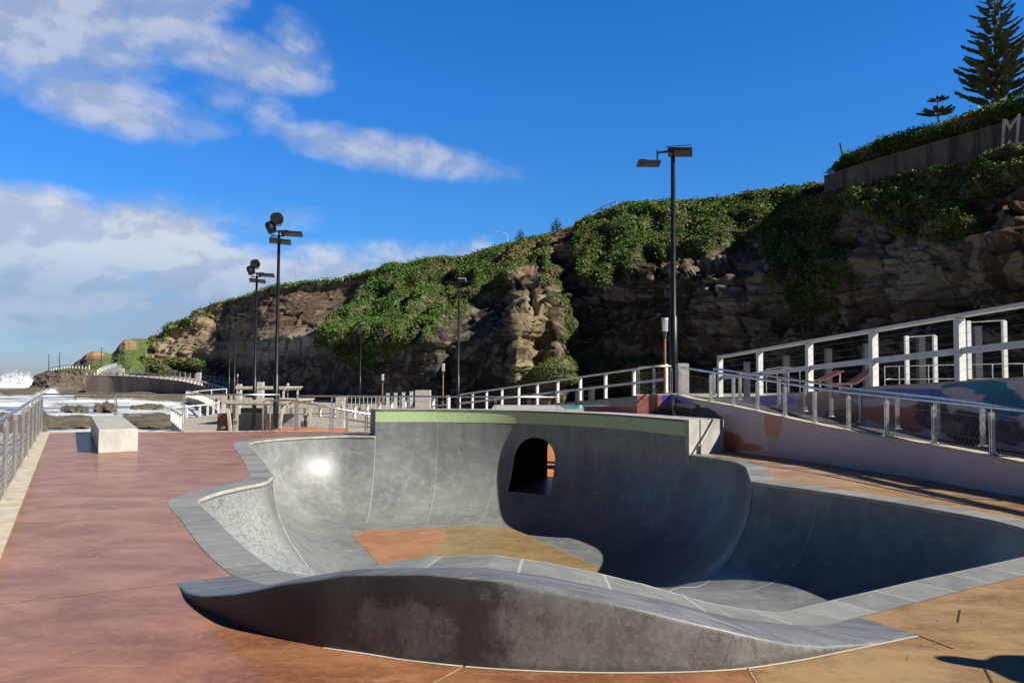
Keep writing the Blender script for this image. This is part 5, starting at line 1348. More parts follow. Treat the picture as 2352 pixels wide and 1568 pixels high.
# ================================================================== FLOODLIGHT POLES
def flood_pole(loc, h, kind, label, r0=.135):
    root = empty('floodlight_pole', loc, label, 'floodlight', 'black floodlight poles')
    def ch(o, p=None): o.parent = p or root; return o
    hs = h * .40; pb = MB()
    pb.tube([(0, 0, 0), (0, 0, .05)], r0 * 2.0, 14); pb.tube([(0, 0, .05), (0, 0, hs), (0, 0, hs + .03), (0, 0, h)], [r0, r0 * .92, r0 * .66, r0 * .5], 14)
    ch(pb.build('pole', M['black'], sm=True))
    hd = MB(); hd.box((0, 0, hs * .33), r0 * 1.02, r0 * .4, .25); ch(hd.build('access_door', M['black']))
    ab = MB()
    if kind != 'panels2':
        ab.bar((-.35, 0, h + .16), (.4, 0, h + .22), .06, .06); ab.bar((0, 0, h - .15), (0, 0, h + .25), .07, .07); ab.bar((-.38, .0, h - .05), (.25, 0, h - .05), .05, .05); ab.tube([(-.38, 0, h - .05), (-.4, 0, h - .2), (-.33, 0, h - .3)], .02, 6)
        ab.tube([(.1, 0, h + .22), (.5, 0, h + .16), (.56, 0, h + .02)], .018, 6)
    else:
        ab.bar((-.52, 0, h + .12), (.3, 0, h + .22), .06, .06); ab.bar((0, 0, h - .1), (0, 0, h + .2), .07, .07); ab.bar((-.5, .0, h + .2), (-.5, 0, h - .2), .05, .05); ab.tube([(-.2, .2, h + .38), (.62, .2, h + .44), (.62, .2, h + .15)], .014, 6)
    ch(ab.build('bracket', M['black']))
    def panel(c, sx, sy, tilt, rz):
        mt = Matrix.Translation(c) @ Matrix.Rotation(rz, 4, 'Z') @ Matrix.Rotation(tilt[0], 4, 'X') @ Matrix.Rotation(tilt[1], 4, 'Y')
        b = MB(); b.box((0, 0, 0), sx, sy, .035); b.box((-sx * .55, 0, .06), sx * .3, sy * .6, .04)
        for k in range(6): b.box((sx * (-.1 + .18 * k), 0, .045), .006, sy * .85, .015)
        o = ch(b.build('lamp_head', M['black'])); o.matrix_local = mt
        l = MB(); l.box((sx * .1, 0, -.038), sx * .72, sy * .8, .006); q = ch(l.build('lens', M['lens']), o)
    def drum(c, r, L, dirv):
        d = Vector(dirv).normalized(); b = MB(); c = Vector(c); b.tube([c - d * L * .5, c - d * L * .42, c + d * L * .5], [r * .75, r, r], 20); b.tube([c - d * L * .8, c - d * L * .5], [r * .45, r * .7], 14)
        s = d.cross(Vector((0, 0, 1))).normalized()
        b.tube([c + s * r * 1.05, c + s * r * .8 - Vector((0, 0, r * 1.15)), c - s * r * .8 - Vector((0, 0, r * 1.15)), c - s * r * 1.05], .02, 5)
        o = ch(b.build('lamp_drum', M['black'], sm=False)); l = MB(); l.tube([c + d * L * .502, c + d * L * .53], r * .86, 20); ch(l.build('lens', M['lens']), o)
    if kind == 'drums':
        drum((-.1, -.05, h + .78), .30, .26, (-.35, -.85, -.25)); drum((-.42, .1, h + .40), .30, .24, (-.85, .25, -.30))
        panel((.62, -.05, h + .06), .50, .26, (math.radians(-14), math.radians(2)), .15); panel((.12, -.22, h - .34), .50, .26, (math.radians(-14), math.radians(4)), .25)
    elif kind == 'panels2':
        panel((-.80, -.12, h - .26), .36, .20, (math.radians(-9), 0), .0); panel((.24, 0.05, h + .16), .38, .26, (math.radians(-12), math.radians(4)), -.25)
    else:
        panel((-.55, 0, h + .1), .48, .26, (math.radians(12), 0), 0); panel((.3, .1, h + .22), .42, .28, (math.radians(16), 0), 0)
        b = MB(); b.tube([(-.1, 0, h + .42), (.5, 0, h + .42), (.5, 0, h + .1)], .03, 6); ch(b.build('bracket', M['glassy']))
    return root
def base_at(u, v, d, z): p = PD(u, v, d); return Vector((p.x, p.y, z))
GZ = -2.72
flood_pole(base_at(1547, 700, 25.2, .2), CAMH + ray(1547, 360).z * 25.2 - .2, 'panels2', 'tall black floodlight pole with two flat panels rising behind the pink wall')
flood_pole(base_at(634, 900, 38, GZ), CAMH + ray(640, 540).z * 38 - GZ, 'drums', 'tallest black floodlight pole on the left with two round lamps')
flood_pole(base_at(584.5, 900, 51, GZ), CAMH + ray(589, 634).z * 51 - GZ, 'drums', 'second black floodlight pole on the left with two round lamps')
flood_pole(base_at(538, 880, 84, GZ), CAMH + ray(540, 722).z * 84 - GZ, 'drums', 'distant black pole right one of the far pair at the bend')
flood_pole(base_at(526, 880, 98, GZ), CAMH + ray(527, 742).z * 98 - GZ, 'drums', 'farther black pole left one of the far pair at the bend')
flood_pole(base_at(1052, 900, 59, GZ), CAMH + ray(1053, 652).z * 59 - GZ, 'panels', 'black floodlight pole in front of the dark rock below the slope')
flood_pole(base_at(827, 880, 108, GZ), CAMH + ray(828, 750).z * 108 - GZ, 'panels', 'slim distant floodlight pole against the green slope')
flood_pole(base_at(738, 880, 170, GZ), CAMH + ray(738, 798).z * 170 - GZ, 'panels', 'faintest floodlight pole against the grey scree')
# path lanterns on timber posts
def lantern(u, v_top, d, zb, label):
    p = PD(u, v_top, d); h = p.z - zb; root = empty('path_lantern', (p.x, p.y, zb), label, 'path light', 'timber path lanterns')
    def mk(n_, m_, fn_, sm=False):
        b = MB(); fn_(b); o = b.build(n_, m_, sm=sm); o.parent = root; return o
    mk('post', M['brass'], lambda b: b.tube([(0, 0, 0), (0, 0, h - .95)], .055, 10))
    mk('collar', M['dark'], lambda b: b.tube([(0, 0, h - .95), (0, 0, h - .6)], [.06, .12], 10))
    mk('lamp_glass', M['glassy'], lambda b: [b.box((.12 * math.cos(a), .12 * math.sin(a), h - .35), .02, .02, .26) for a in np.linspace(0, 6.28, 13)[:-1]] + [b.tube([(0, 0, h - .6), (0, 0, h - .1)], .10, 10)])
    mk('cap', M['cream'], lambda b: b.tube([(0, 0, h - .1), (0, 0, h)], .15, 12))
lantern(1527, 730, 36, -.2, 'timber path lantern left of the tall floodlight pole')
lantern(1018, 835, 66, GZ, 'timber path lantern left of the dark rock pole')
lantern(879, 859, 80, GZ, 'timber path lantern beside the pool fence')
lantern(661, 880, 82, GZ, 'timber path lantern right of the shelter roof')
lantern(546, 859, 175, -2, 'far path lantern above the sea wall path')
# cliff-top street lights
for u, v0, v1, bend, lb_ in ((680, 590, 655, 17, 'leftmost grey street light on the cliff top'), (751, 573, 650, 22, 'tallest grey street light above the brown cliff'), (892, 568, 632, 19, 'grey street light above the green slope'), (1166, 534, 566, -22, 'grey street light beside the left pine')):
    s_ = surf(u, v1); d = s_.y + 4; a = PD(u, v1 + 4, d); k = d / FPX; top = PD(u, v0 + 10, d)
    root = empty('street_light', a, lb_, 'street light', 'grey street lights on the cliff top')
    b = MB(); H = top.z - a.z; w = bend * k; b.tube([(0, 0, -2), (0, 0, H), (w * .1, 0, H + 6 * k), (w * .4, 0, H + 9 * k), (w, 0, H + 10.5 * k)], [.13, .09, .08, .07, .06], 8); o = b.build('pole', M['glassy'], sm=True); o.parent = root
    b = MB(); b.box((w + .4 * (1 if w > 0 else -1), 0, H + 10.5 * k), .45, .16, .06); o = b.build('lamp_head', M['glassy']); o.parent = root

# ================================================================== NORFOLK PINES
def pine_mat():
    mt, t, b = material('pine_needles'); a = t.attr('rnd').outputs['Fac']
    t.set(b, 'Base Color', t.mix(a, (0.028, 0.052, 0.020), (0.105, 0.135, 0.042))); t.set(b, 'Roughness', .6); return mt
M['pine'] = pine_mat(); M['bark'] = simple('pine_bark', (0.11, 0.075, 0.05), .9, 0, .25, 4)
def pine(base, H, Rm, tiers, label, seed, z0=.12, nb=7, shape=1.0, per=26, lift=.40):
    r = random.Random(seed); root = empty('norfolk_pine', base, label, 'tree', 'norfolk pines on the cliff top')
    tb = MB(); tb.tube([(0, 0, -1.5), (0, 0, H * .5), (0, 0, H)], [H * .018 + .03, H * .012 + .02, .012], 8); o = tb.build('trunk', M['bark'], sm=True); o.parent = root
    V_, F_, A_ = [], [], []; br = MB()
    for i in range(tiers):
        f = i / max(1, tiers - 1); z = H * (z0 + (1 - z0) * (f ** .92)) * .985; L = Rm * max(.07, (1 - f) ** shape) * r.uniform(.9, 1.08); off = r.random() * 6.3
        n_ = nb if f < .8 else 5
        for k in range(n_):
            az = off + 2 * math.pi * k / n_ + r.uniform(-.12, .12); l = L * r.uniform(.82, 1.08)
            dx, dy = math.cos(az), math.sin(az); pts = []
            for j in range(7):
                t_ = j / 6; pts.append(Vector((dx * l * t_, dy * l * t_, z + l * (.02 * t_ + lift * t_ ** 2.0) )))
            br.tube(pts, [.028 * l + .008] * 2 + [.02 * l + .006] * 2 + [.012 * l + .004] * 3, 4, 0, False)
            side = Vector((-dy, dx, 0))
            m_ = max(6, int(per * (l / Rm) ** .7))
            for j in range(m_):
                t_ = .28 + .74 * j / m_; s0 = min(1, t_); q = pts[0].lerp(pts[-1], s0); q.z = z + l * (.02 * s0 + lift * s0 ** 2.0)
                for sg in (-1, 1, 0):
                    ll = l * r.uniform(.20, .30) * (1.2 - .55 * t_); out = Vector((dx, dy, 0))
                    d = (out * r.uniform(.5, .9) + side * sg * r.uniform(.55, .95) + Vector((0, 0, r.uniform(.45, .85)))).normalized()
                    w_ = d.cross(Vector((r.uniform(-1, 1), r.uniform(-1, 1), r.uniform(-1, 1)))).normalized() * ll * .19
                    i0 = len(V_); e_ = q + d * ll; mid_ = q + d * ll * .55
                    V_ += [tuple(q - w_ * .4), tuple(mid_ - w_), tuple(e_), tuple(mid_ + w_)]; F_.append((i0, i0 + 1, i0 + 2, i0 + 3)); A_.append(r.random())
                    w2 = w_.cross(d); i0 = len(V_); V_ += [tuple(q - w2 * .4), tuple(mid_ - w2), tuple(e_), tuple(mid_ + w2)]; F_.append((i0, i0 + 1, i0 + 2, i0 + 3)); A_.append(r.random())
    o = br.build('branches', M['bark']); o.parent = root
    me = bpy.data.meshes.new('crown'); me.from_pydata(V_, [], F_); a = me.attributes.new('rnd', 'FLOAT', 'FACE'); a.data.foreach_set('value', A_); me.materials.append(M['pine'])
    link('crown', me, root); return root
def pine_at(u, vt, vb, d, wpx, *a, **k):
    b = PD(u, vb, d); kx = d / FPX; pine(b, (vb - vt) * kx, wpx * kx, *a, **k)
pine_at(2291, -85, 270, 86, 90, 16, 'large norfolk pine at the top right corner', 1, z0=.10, nb=7, shape=.8, per=20)
pine_at(2155, 200, 288, 100, 36, 3, 'small norfolk pine with two flat tiers left of the large pine', 2, z0=.29, nb=13, shape=.62, per=30, lift=.16)
pine_at(2192, 262, 302, 98, 20, 2, 'tiny norfolk pine just right of the two-tier pine', 3, z0=.4, nb=11, shape=.5, per=20, lift=.16)
pine_at(2226, 260, 290, 94, 14, 2, 'tiny norfolk pine at the foot of the large pine', 4, z0=.4, nb=11, shape=.5, per=20, lift=.16)
pine_at(2124, 276, 312, 100, 18, 2, 'half hidden norfolk pine in the shrubs left of the two-tier pine', 5, z0=.4, nb=11, shape=.5, per=20, lift=.16)
pine_at(1195, 521, 566, 196, 17, 9, 'small norfolk pine on the slope crest beside the street light', 6, z0=.1, nb=7, shape=.8, per=12)
pine_at(1278, 492, 545, 182, 19, 10, 'norfolk pine on the crest above the orange dirt slip', 7, z0=.08, nb=7, shape=.8, per=12)
# crest details
st = surf(1932, 372); b = MB(); a = PD(1937, 366, st.y - .5); b.tube([a - Vector((0, 0, 1)), a.lerp(PD(1934, 345, st.y - .5), .6), PD(1930, 329, st.y - .5)], .16, 7)
tag(b.build('wooden_stake', M['dark']), 'dark leaning stake sticking out of the shrubs on the skyline', 'stake')
b = MB(); q = surf(1750, 548); a = PD(1737, 564, q.y - 2.2); c = PD(1764, 534, q.y + 1.5); b.tube([a, c], .42, 12, 0, False); b.tube([a + (c - a) * .01, c], .36, 12)
tag(b.build('drain_pipe', M['greyc']), 'pale drain pipe poking out of the cliff below the shrubs', 'pipe')
fb_ = [surf(u, v + 6) + Vector((0, -1, 1.1)) for u, v in ((1368, 503), (1395, 492), (1425, 479))]
white_fence('small pale railing on the skyline above the dirt slip', fb_, .9, wires=0, mid=False, size=.05, rail_w=.06, name='crest_railing', mat=M['conc'])
fb_ = [surf(u, v + 5) + Vector((0, -1, 1.0)) for u, v in ((745, 650), (770, 649), (795, 648))]
white_fence('small white railing on the skyline below the tallest street light', fb_, .9, wires=0, mid=False, size=.07, rail_w=.08, name='crest_railing')
# ---- retaining wall at the top right
uA, uB = 1893, 2560
dA = min(surf(1900, v).y for v in (405, 420, 440, 455)) - .6; dB = min(surf(2450, v).y for v in (240, 280, 320)) - .6
kA, kB = ray(uA, 420).x, ray(uB, 250).x
RA, RB = Vector((kA * dA, dA, 0)), Vector((kB * (dB - 3), dB - 3, 0))
def rwp(u, v): p = on_line(RA, RB, u); return PD(u, v, p.y)
for q in (2000, 2140, 2240, 2352): pass
rt = RWT[:-1] + [(2460, 236), (2560, 206)]; rbm = RWB[:-1] + [(2460, 330), (2560, 312)]
def rwmat():
    mt, t, b = material('stained_retaining_wall'); P = t.pos(); n = t.noise(P, .35, 6, .65); n2 = t.noise(t.mapv(P, (1, 1, .12)), .9, 5, .65)
    c = t.mix(t.ramp(n, .35, .65), (.085, .066, .048), (.16, .125, .09)); c = t.mix(t.m('MULTIPLY', t.ramp(n2, .5, .62), .8), c, (.03, .026, .022)); c = t.mix(t.m('MULTIPLY', t.ramp(t.noise(P, 1.6, 4), .64, .72), .4), c, (.3, .26, .2))
    t.set(b, 'Base Color', c); t.set(b, 'Roughness', .9); t.set(b, 'Normal', t.bump(n, .3, .1)); return mt
M['rwall'] = rwmat(); M['paintM'] = simple('faded_white_paint', (.55, .47, .38), .8, 0, .15, 1.5)
b = MB(); T_ = [rwp(u, v) for u, v in rt]; B_ = [rwp(u, v + 14) - Vector((0, 0, 1.0)) for u, v in rbm]; bk_ = Vector((1.3, .5, 0))
b.strip(B_, T_); b.strip(T_, [p + bk_ for p in T_]); b.face([B_[0], T_[0], T_[0] + bk_, B_[0] + bk_])
for a, c in zip(T_[:-1], T_[1:]): b.bar(a + Vector((.05, -.12, -.18)), c + Vector((.05, -.12, -.18)), .25, .34)
rroot = b.build('retaining_wall', M['rwall']); tag(rroot, 'stained concrete retaining wall with a painted letter M on the cliff top', 'retaining wall')
mb = MB(); off = Vector((-.06, -.30, 0))
def stroke(a, c, w0_, w1_):
    (ua, va), (uc, vc) = a, c; mb.face([rwp(ua - w0_, va) + off, rwp(ua + w0_, va) + off, rwp(uc + w1_, vc) + off, rwp(uc - w1_, vc) + off])
stroke((2304.5, 275), (2299, 340), 4.2, 3.6); stroke((2338, 264), (2332, 333), 4.0, 3.4)
mb.face([rwp(2301, 276) + off * 1.02, rwp(2309, 275) + off * 1.02, rwp(2317, 290) + off * 1.02, rwp(2316, 304) + off * 1.02]); mb.face([rwp(2317, 290) + off * 1.03, rwp(2334, 266) + off * 1.03, rwp(2341, 264) + off * 1.03, rwp(2316, 304) + off * 1.03])
o = mb.build('painted_letter', M['paintM']); o.parent = rroot
# shrubs on top of that wall
gp, gn, gs = [], [], []; r = np.random.default_rng(8)
for k in range(22000):
    f = r.random(); u = 1893 + f * 640; vt = np.interp(u, *zip(*rt)); p = rwp(u, vt); back = r.random(); h = (np.interp(u, [1893, 1930, 2000, 2140, 2560], [.9, 2.7, 3.3, 2.8, 2.8])) * math.sin(math.pi * min(1, .12 + back * .9)) ** .6
    gp.append(p + bk_ * (back * 4.2 + .1) + Vector((0, 0, h * r.uniform(.35, 1.0)))); gn.append((-.1, -.35, .9)); gs.append(.17 * r.uniform(.8, 1.2))
o = leaves('wall_top_ground_cover', np.array(gp), np.array(gn), np.array(gs), 9, M['leaf'], None); o['label'] = 'bright green shrubs spilling over the top of the retaining wall'

# ================================================================== PLAZA THINGS
def block(name, label, cat, u0, u1, v0, zb, d, depth, mat, group=None):
    a = PD(u0, v0, d); c = PD(u1, v0, d); bm_ = bmesh.new(); bmesh.ops.create_cube(bm_, size=1)
    bmesh.ops.scale(bm_, vec=(c.x - a.x, depth, a.z - zb), verts=bm_.verts); bmesh.ops.bevel(bm_, geom=list(bm_.edges), offset=.02, segments=2, affect='EDGES')
    bmesh.ops.translate(bm_, vec=((a.x + c.x) / 2, d + depth / 2, (a.z + zb) / 2), verts=bm_.verts)
    me = bpy.data.meshes.new(name); bm_.to_mesh(me); bm_.free(); me.materials.append(mat); return tag(link(name, me), label, cat, group)
block('concrete_pillar', 'square pale concrete pillar standing in the pool fence', 'pillar', 953, 987, 896, GZ, 64, 1.2, M['conc'])
block('concrete_pillar', 'smaller pale pillar left of the pool fence', 'pillar', 771, 791, 912, GZ, 79, .9, M['conc'])
block('concrete_pillar', 'pale pillar at the end of the mural railing beside the tall pole', 'pillar', 1556, 1583, 834, .2, 24.4, .35, M['conc'])
block('concrete_pillar', 'white block on the sea wall path left of the posts', 'pillar', 274, 282, 846, .5, 262, 1.4, M['conc'])
block('concrete_pillar', 'white block beside the far post row', 'pillar', 451, 459.5, 855, -1, 240, 1.3, M['conc'])
block('concrete_pillar', 'white block behind the left black pole', 'pillar', 543, 552, 882, GZ, 110, .9, M['conc'])
block('concrete_pillar', 'white block above the flat shelter roof', 'pillar', 590, 603, 877, GZ, 112, 1.0, M['conc'])
block('seat_wall', 'long grey concrete seat wall inside the shelter', 'bench', 548, 676, 950.5, GZ, 56, 1.0, M['greyc'])
block('seat_wall', 'pale block under the right end of the shelter', 'bench', 690, 790, 966, GZ, 66, 1.0, M['conc'])
block('planter_box', 'orange brown box beside the shelter post', 'planter', 499, 521, 950, GZ, 52, 1.2, M['rust'])
block('notice_board', 'blue and white notice board on the fence corner', 'sign', 508.5, 517, 928, GZ, 96, .15, M['sign'])
def shelter(u0, u1, v0, d, zf, label, depth, cols):
    a = PD(u0, v0, d); c = PD(u1, v0, d); root = empty('shelter', ((a.x + c.x) / 2, d, zf), label, 'shelter', 'open timber shelters'); inv = Matrix.Translation((-(a.x + c.x) / 2, -d, -zf))
    b = MB(); b.box(((a.x + c.x) / 2, d + depth / 2, a.z - .12), (c.x - a.x) / 2, depth / 2, .05); b.box(((a.x + c.x) / 2, d, a.z - .14), (c.x - a.x) / 2 + .02, .05, .11)
    for k in range(6): b.box(((a.x + c.x) / 2, d + depth * (k + .5) / 6, a.z - .27), (c.x - a.x) / 2 - .05, .05, .09)
    o = b.build('roof', M['timber']); o.parent = root; o.matrix_parent_inverse = inv
    for f, lean, dy in cols:
        x = a.x + (c.x - a.x) * f; b = MB(); b.bar((x - lean, d + dy, zf), (x, d + dy, a.z - .2), .17, .15, up=(0, 1, 0)); o = b.build('post', M['timber']); o.parent = root; o.matrix_parent_inverse = inv
shelter(516, 658, 917, 49, GZ, 'near timber shelter with leaning posts beyond the far railing', 7, ((.03, -.35, .2), (.93, .3, .2), (.12, -.3, 6.5), (.98, .3, 6.5)))
shelter(541, 656, 886, 72, GZ, 'far flat roofed shelter behind the two nearest poles', 6, ((.05, 0, .2), (.95, 0, .2), (.5, 0, 5.5), (.92, .1, 5.5)))
block('black_bench', 'black slab bench in the sun under the near shelter', 'bench', 553, 600, 937, -1.6, 58, .8, M['black'])
# pool behind the tiled wall
pl_ = MB(); pl_.box((2.6, 34.2, -1.17), 3.4, 2.6, 1.6); po = pl_.build('pool', M['conc']); tag(po, 'raised pool edge with a slice of turquoise water behind the tiled wall', 'pool')
M['pool'] = simple('pool_water', (.10, .48, .47), .12, 0, .08, 2); w_ = MB(); w_.box((3.0, 34.2, .425), .8, 2.3, .03); o = w_.build('pool_water', M['pool']); o.parent = po
# bollards between pool and fence
for k, (u, v) in enumerate(((891, 904), (909, 903), (927, 902), (945, 900))):
    p = PD(u, v, 70); b = MB(); b.box((0, 0, (p.z - GZ) / 2), .13, .13, (p.z - GZ) / 2); b.box((0, 0, p.z - GZ + .02), .16, .16, .03); o = b.build('bollard', M['glassy']); o.location = (p.x, p.y, GZ); tag(o, 'slim grey post in a row of four left of the square pale pillar', 'post', 'grey posts beside the pale pillar')
for u, v, lb_ in ((1326, 895, 'third'), (1361, 892, 'fourth'), (1216, 905, 'first'), (1270, 902, 'second')):
    p = PD(u, v, 47); b = MB(); b.box((0, 0, (p.z + 1) / 2), .12, .12, (p.z + 1) / 2); b.box((0, 0, p.z + 1.02), .14, .14, .02); o = b.build('bollard', M['dark']); o.location = (p.x, p.y, -1); tag(o, lb_ + ' dark post from the left seen through the climbing white fence', 'post', 'dark posts behind the climbing white fence')
# behind the right-hand white fence
def frame(u0, u1, vt, vb, d, label):
    root = empty('gate_frame', PD(u0, vb, d), label, 'gate frame', 'white gate frames'); inv = Matrix.Translation(-PD(u0, vb, d))
    for u in (u0, u1):
        a = PD(u, vb, d); b = MB(); b.box((a.x, a.y, (a.z + PD(u, vt, d).z) / 2), .042, .042, (PD(u, vt, d).z - a.z) / 2); o = b.build('post', M['white']); o.parent = root; o.matrix_parent_inverse = inv
    b = MB(); b.tube([PD(u0, vt + 3, d), PD(u1, vt - 2, d)], .012, 6); o = b.build('rail', M['steel']); o.parent = root; o.matrix_parent_inverse = inv
frame(2084, 2149, 771, 888, 19.5, 'white gate posts joined by a steel bar behind the second widest fence bay')
frame(2226, 2309, 737, 870, 17.5, 'white gate posts joined by a steel bar at the right edge')
for k, (u, v, d, nm) in enumerate(((1715, 832, 27, 'leftmost'), (1805, 818, 26, 'second'), (1902, 802, 25, 'third'), (1990, 791, 24, 'fourth'), (2114, 772, 22.5, 'fifth'), (2243, 751, 21, 'rightmost'))):
    p = PD(u, v, d); zb = np.interp(d, [20, 27], [1.3, .9]); b = MB(); b.box((0, 0, (p.z - zb) / 2), .09, .09, (p.z - zb) / 2); b.box((0, 0, p.z - zb + .01), .1, .1, .012); o = b.build('dark_post', M['dark']); o.location = (p.x, p.y, zb); tag(o, nm + ' dark square post behind the white timber fence', 'post', 'dark posts behind the white timber fence')
for (u0, v0, u1, v1, d, lb_) in ((1884, 873, 1929, 852, 23.5, 'smaller red brown tilted panel behind the white fence'), (1955, 881, 2008, 845, 21.5, 'larger red brown tilted panel behind the white fence')):
    a = PD(u0, v0, d); c = PD(u1, v1, d); root = empty('lounger', a, lb_, 'lounger', 'red brown loungers'); b = MB(); b.bar(a, c, .6, .05, up=(0, 0, 1)); o = b.build('backrest', M['rust']); o.parent = root; o.matrix_parent_inverse = Matrix.Translation(-a)
    b = MB(); b.bar(a, a + Vector((-.7, 0, -.02)), .6, .05); o = b.build('seat', M['rust']); o.parent = root; o.matrix_parent_inverse = Matrix.Translation(-a)
    for q in (a, c): b = MB(); b.tube([q, Vector((q.x, q.y, 1.1))], .025, 6); o = b.build('leg', M['steel']); o.parent = root; o.matrix_parent_inverse = Matrix.Translation(-a)
def rails(label, pts, drops, posts):
    p0 = pts[0]; root = empty('pool_handrail', p0, label, 'handrail', 'thin steel handrails by the pool'); inv = Matrix.Translation(-p0)
    b = MB()
    for z in drops: b.tube([p - Vector((0, 0, z)) for p in pts], .013, 6)
    o = b.build('rail', M['steel']); o.parent = root; o.matrix_parent_inverse = inv
    for p in posts: b = MB(); b.tube([p, p - Vector((0, 0, drops[-1] + .35))], .012, 6); o = b.build('post', M['steel']); o.parent = root; o.matrix_parent_inverse = inv
pp = [PD(2032, 841, 20.5), PD(2120, 839, 19.5), PD(2191, 837, 18.7), PD(2352, 834, 17.5)]
rails('steel handrail with two rails behind the widest bays of the white fence', pp, (0, .33), [pp[0].lerp(pp[3], f) for f in (0, .12, .35, .62, .8, 1)])
pp = [PD(1760, 848, 25.5), PD(1790, 843, 25.2), PD(1864, 845, 24.4)]
rails('kinked steel handrail behind the narrow bays of the white fence', pp, (0, .4), [pp[0].lerp(pp[2], f) for f in (0, .25, .5, .75, 1)])
pp = [PD(1340, 892, 44), PD(1353, 892, 44), PD(1354, 905, 44)]
rails('short steel pool ladder rail behind the climbing fence', pp, (0, .4), [pp[0], pp[1]])

# ================================================================== PEOPLE
SKIN = simple('skin', (.45, .28, .2), .6, 0, .06, 8); CL = {k: simple('cloth_' + k, c, .85, 0, .15, 10) for k, c in (('black', (.015, .015, .017)), ('navy', (.03, .045, .09)), ('white', (.65, .65, .66)), ('tan', (.36, .27, .18)), ('blue', (.12, .2, .34)), ('brown', (.09, .05, .03)))}
def person(loc, rz, pose, top, bot, hair, label, scale=1.0, group=None):
    J = {'pel': (0, 0, .94), 'spi': (0, .01, 1.16), 'che': (0, 0, 1.36), 'nek': (0, 0, 1.48), 'hd': (0, -.02, 1.60), 'crn': (0, -.01, 1.70)}
    for s, x in (('l', 1), ('r', -1)):
        J.update({s + 'hip': (.095 * x, 0, .90), s + 'kne': (.105 * x, -.03, .49), s + 'ank': (.11 * x, .02, .09), s + 'toe': (.125 * x, -.15, .035), s + 'sho': (.19 * x, 0, 1.41), s + 'elb': (.25 * x, .03, 1.14), s + 'wri': (.26 * x, -.09, .90), s + 'pal': (.26 * x, -.12, .82)})
    if pose == 'walk':
        J.update(lkne=(.105, -.20, .52), lank=(.11, -.22, .10), ltoe=(.12, -.38, .06), rkne=(-.10, .02, .49), rank=(-.11, .28, .14), rtoe=(-.12, .17, .03), lelb=(.24, .14, 1.16), lwri=(.24, .10, .92), lpal=(.24, .06, .85), relb=(-.24, -.06, 1.14), rwri=(-.24, -.24, .98), rpal=(-.24, -.30, .93))
    if pose == 'sit':
        d = -.50
        for k in list(J): x, y, z = J[k]; J[k] = (x, y, z + d)
        J.update({k: v for k, v in dict(lhip=(.1, 0, .42), rhip=(-.1, 0, .42), lkne=(.13, -.42, .46), rkne=(-.13, -.42, .46), lank=(.13, -.44, .08), rank=(-.13, -.44, .08), ltoe=(.13, -.6, .035), rtoe=(-.13, -.6, .035), spi=(0, .0, .66), che=(0, -.08, .85), nek=(0, -.14, .97), hd=(0, -.20, 1.07), crn=(0, -.22, 1.17), lsho=(.18, -.09, .90), rsho=(-.18, -.09, .90), lelb=(.23, -.2, .66), relb=(-.23, -.2, .66), lwri=(.12, -.4, .56), rwri=(-.12, -.4, .56), lpal=(.08, -.46, .54), rpal=(-.08, -.46, .54)).items()})
    if pose == 'bend':
        J.update(spi=(0, -.12, 1.12), che=(0, -.27, 1.24), nek=(0, -.38, 1.29), hd=(0, -.50, 1.32), crn=(0, -.58, 1.36), lsho=(.18, -.29, 1.25), rsho=(-.18, -.29, 1.25), lelb=(.24, -.36, .98), relb=(-.24, -.36, .98), lwri=(.2, -.5, .78), rwri=(-.2, -.5, .78), lpal=(.18, -.55, .71), rpal=(-.18, -.55, .71))
    if pose == 'reach':
        J.update(lelb=(.36, -.02, 1.55), lwri=(.50, -.05, 1.74), lpal=(.55, -.06, 1.82), relb=(-.34, -.05, 1.30), rwri=(-.42, -.15, 1.48), rpal=(-.45, -.18, 1.55))
    if pose == 'photo':
        J.update(lelb=(.30, -.15, 1.30), lwri=(.16, -.26, 1.50), lpal=(.10, -.28, 1.56), relb=(-.30, -.15, 1.30), rwri=(-.16, -.26, 1.50), rpal=(-.10, -.28, 1.56))
    rad = dict(pel=.125, spi=.115, che=.135, nek=.058, hd=.098, crn=.075, hip=.092, kne=.060, ank=.042, toe=.034, sho=.062, elb=.045, wri=.031, pal=.036)
    E = [('pel', 'spi'), ('spi', 'che'), ('che', 'nek'), ('nek', 'hd'), ('hd', 'crn')]
    for s in 'lr': E += [('pel', s + 'hip'), (s + 'hip', s + 'kne'), (s + 'kne', s + 'ank'), (s + 'ank', s + 'toe'), ('che', s + 'sho'), (s + 'sho', s + 'elb'), (s + 'elb', s + 'wri'), (s + 'wri', s + 'pal')]
    # five fingers on each hand
    for s, x in (('l', 1), ('r', -1)):
        w_, p_ = Vector(J[s + 'wri']), Vector(J[s + 'pal']); d = (p_ - w_).normalized(); sd3 = d.cross(Vector((0, 1, .2))).normalized()
        for i, (o_, ln) in enumerate(((-.03, .075), (-.01, .085), (.01, .08), (.03, .062))):
            J[f'{s}f{i}a'] = tuple(p_ + sd3 * o_ + d * .03); J[f'{s}f{i}b'] = tuple(p_ + sd3 * o_ * 1.15 + d * (.03 + ln) + Vector((0, -.02, 0))); E += [(s + 'pal', f'{s}f{i}a'), (f'{s}f{i}a', f'{s}f{i}b')]
        J[s + 'tha'] = tuple(w_ + sd3 * -.04 + d * .05); J[s + 'thb'] = tuple(w_ + sd3 * -.055 + d * .10 + Vector((0, -.02, 0))); E += [(s + 'wri', s + 'tha'), (s + 'tha', s + 'thb')]
    names = list(J); me = bpy.data.meshes.new('person'); me.from_pydata([J[k] for k in names], [(names.index(a), names.index(c)) for a, c in E], [])
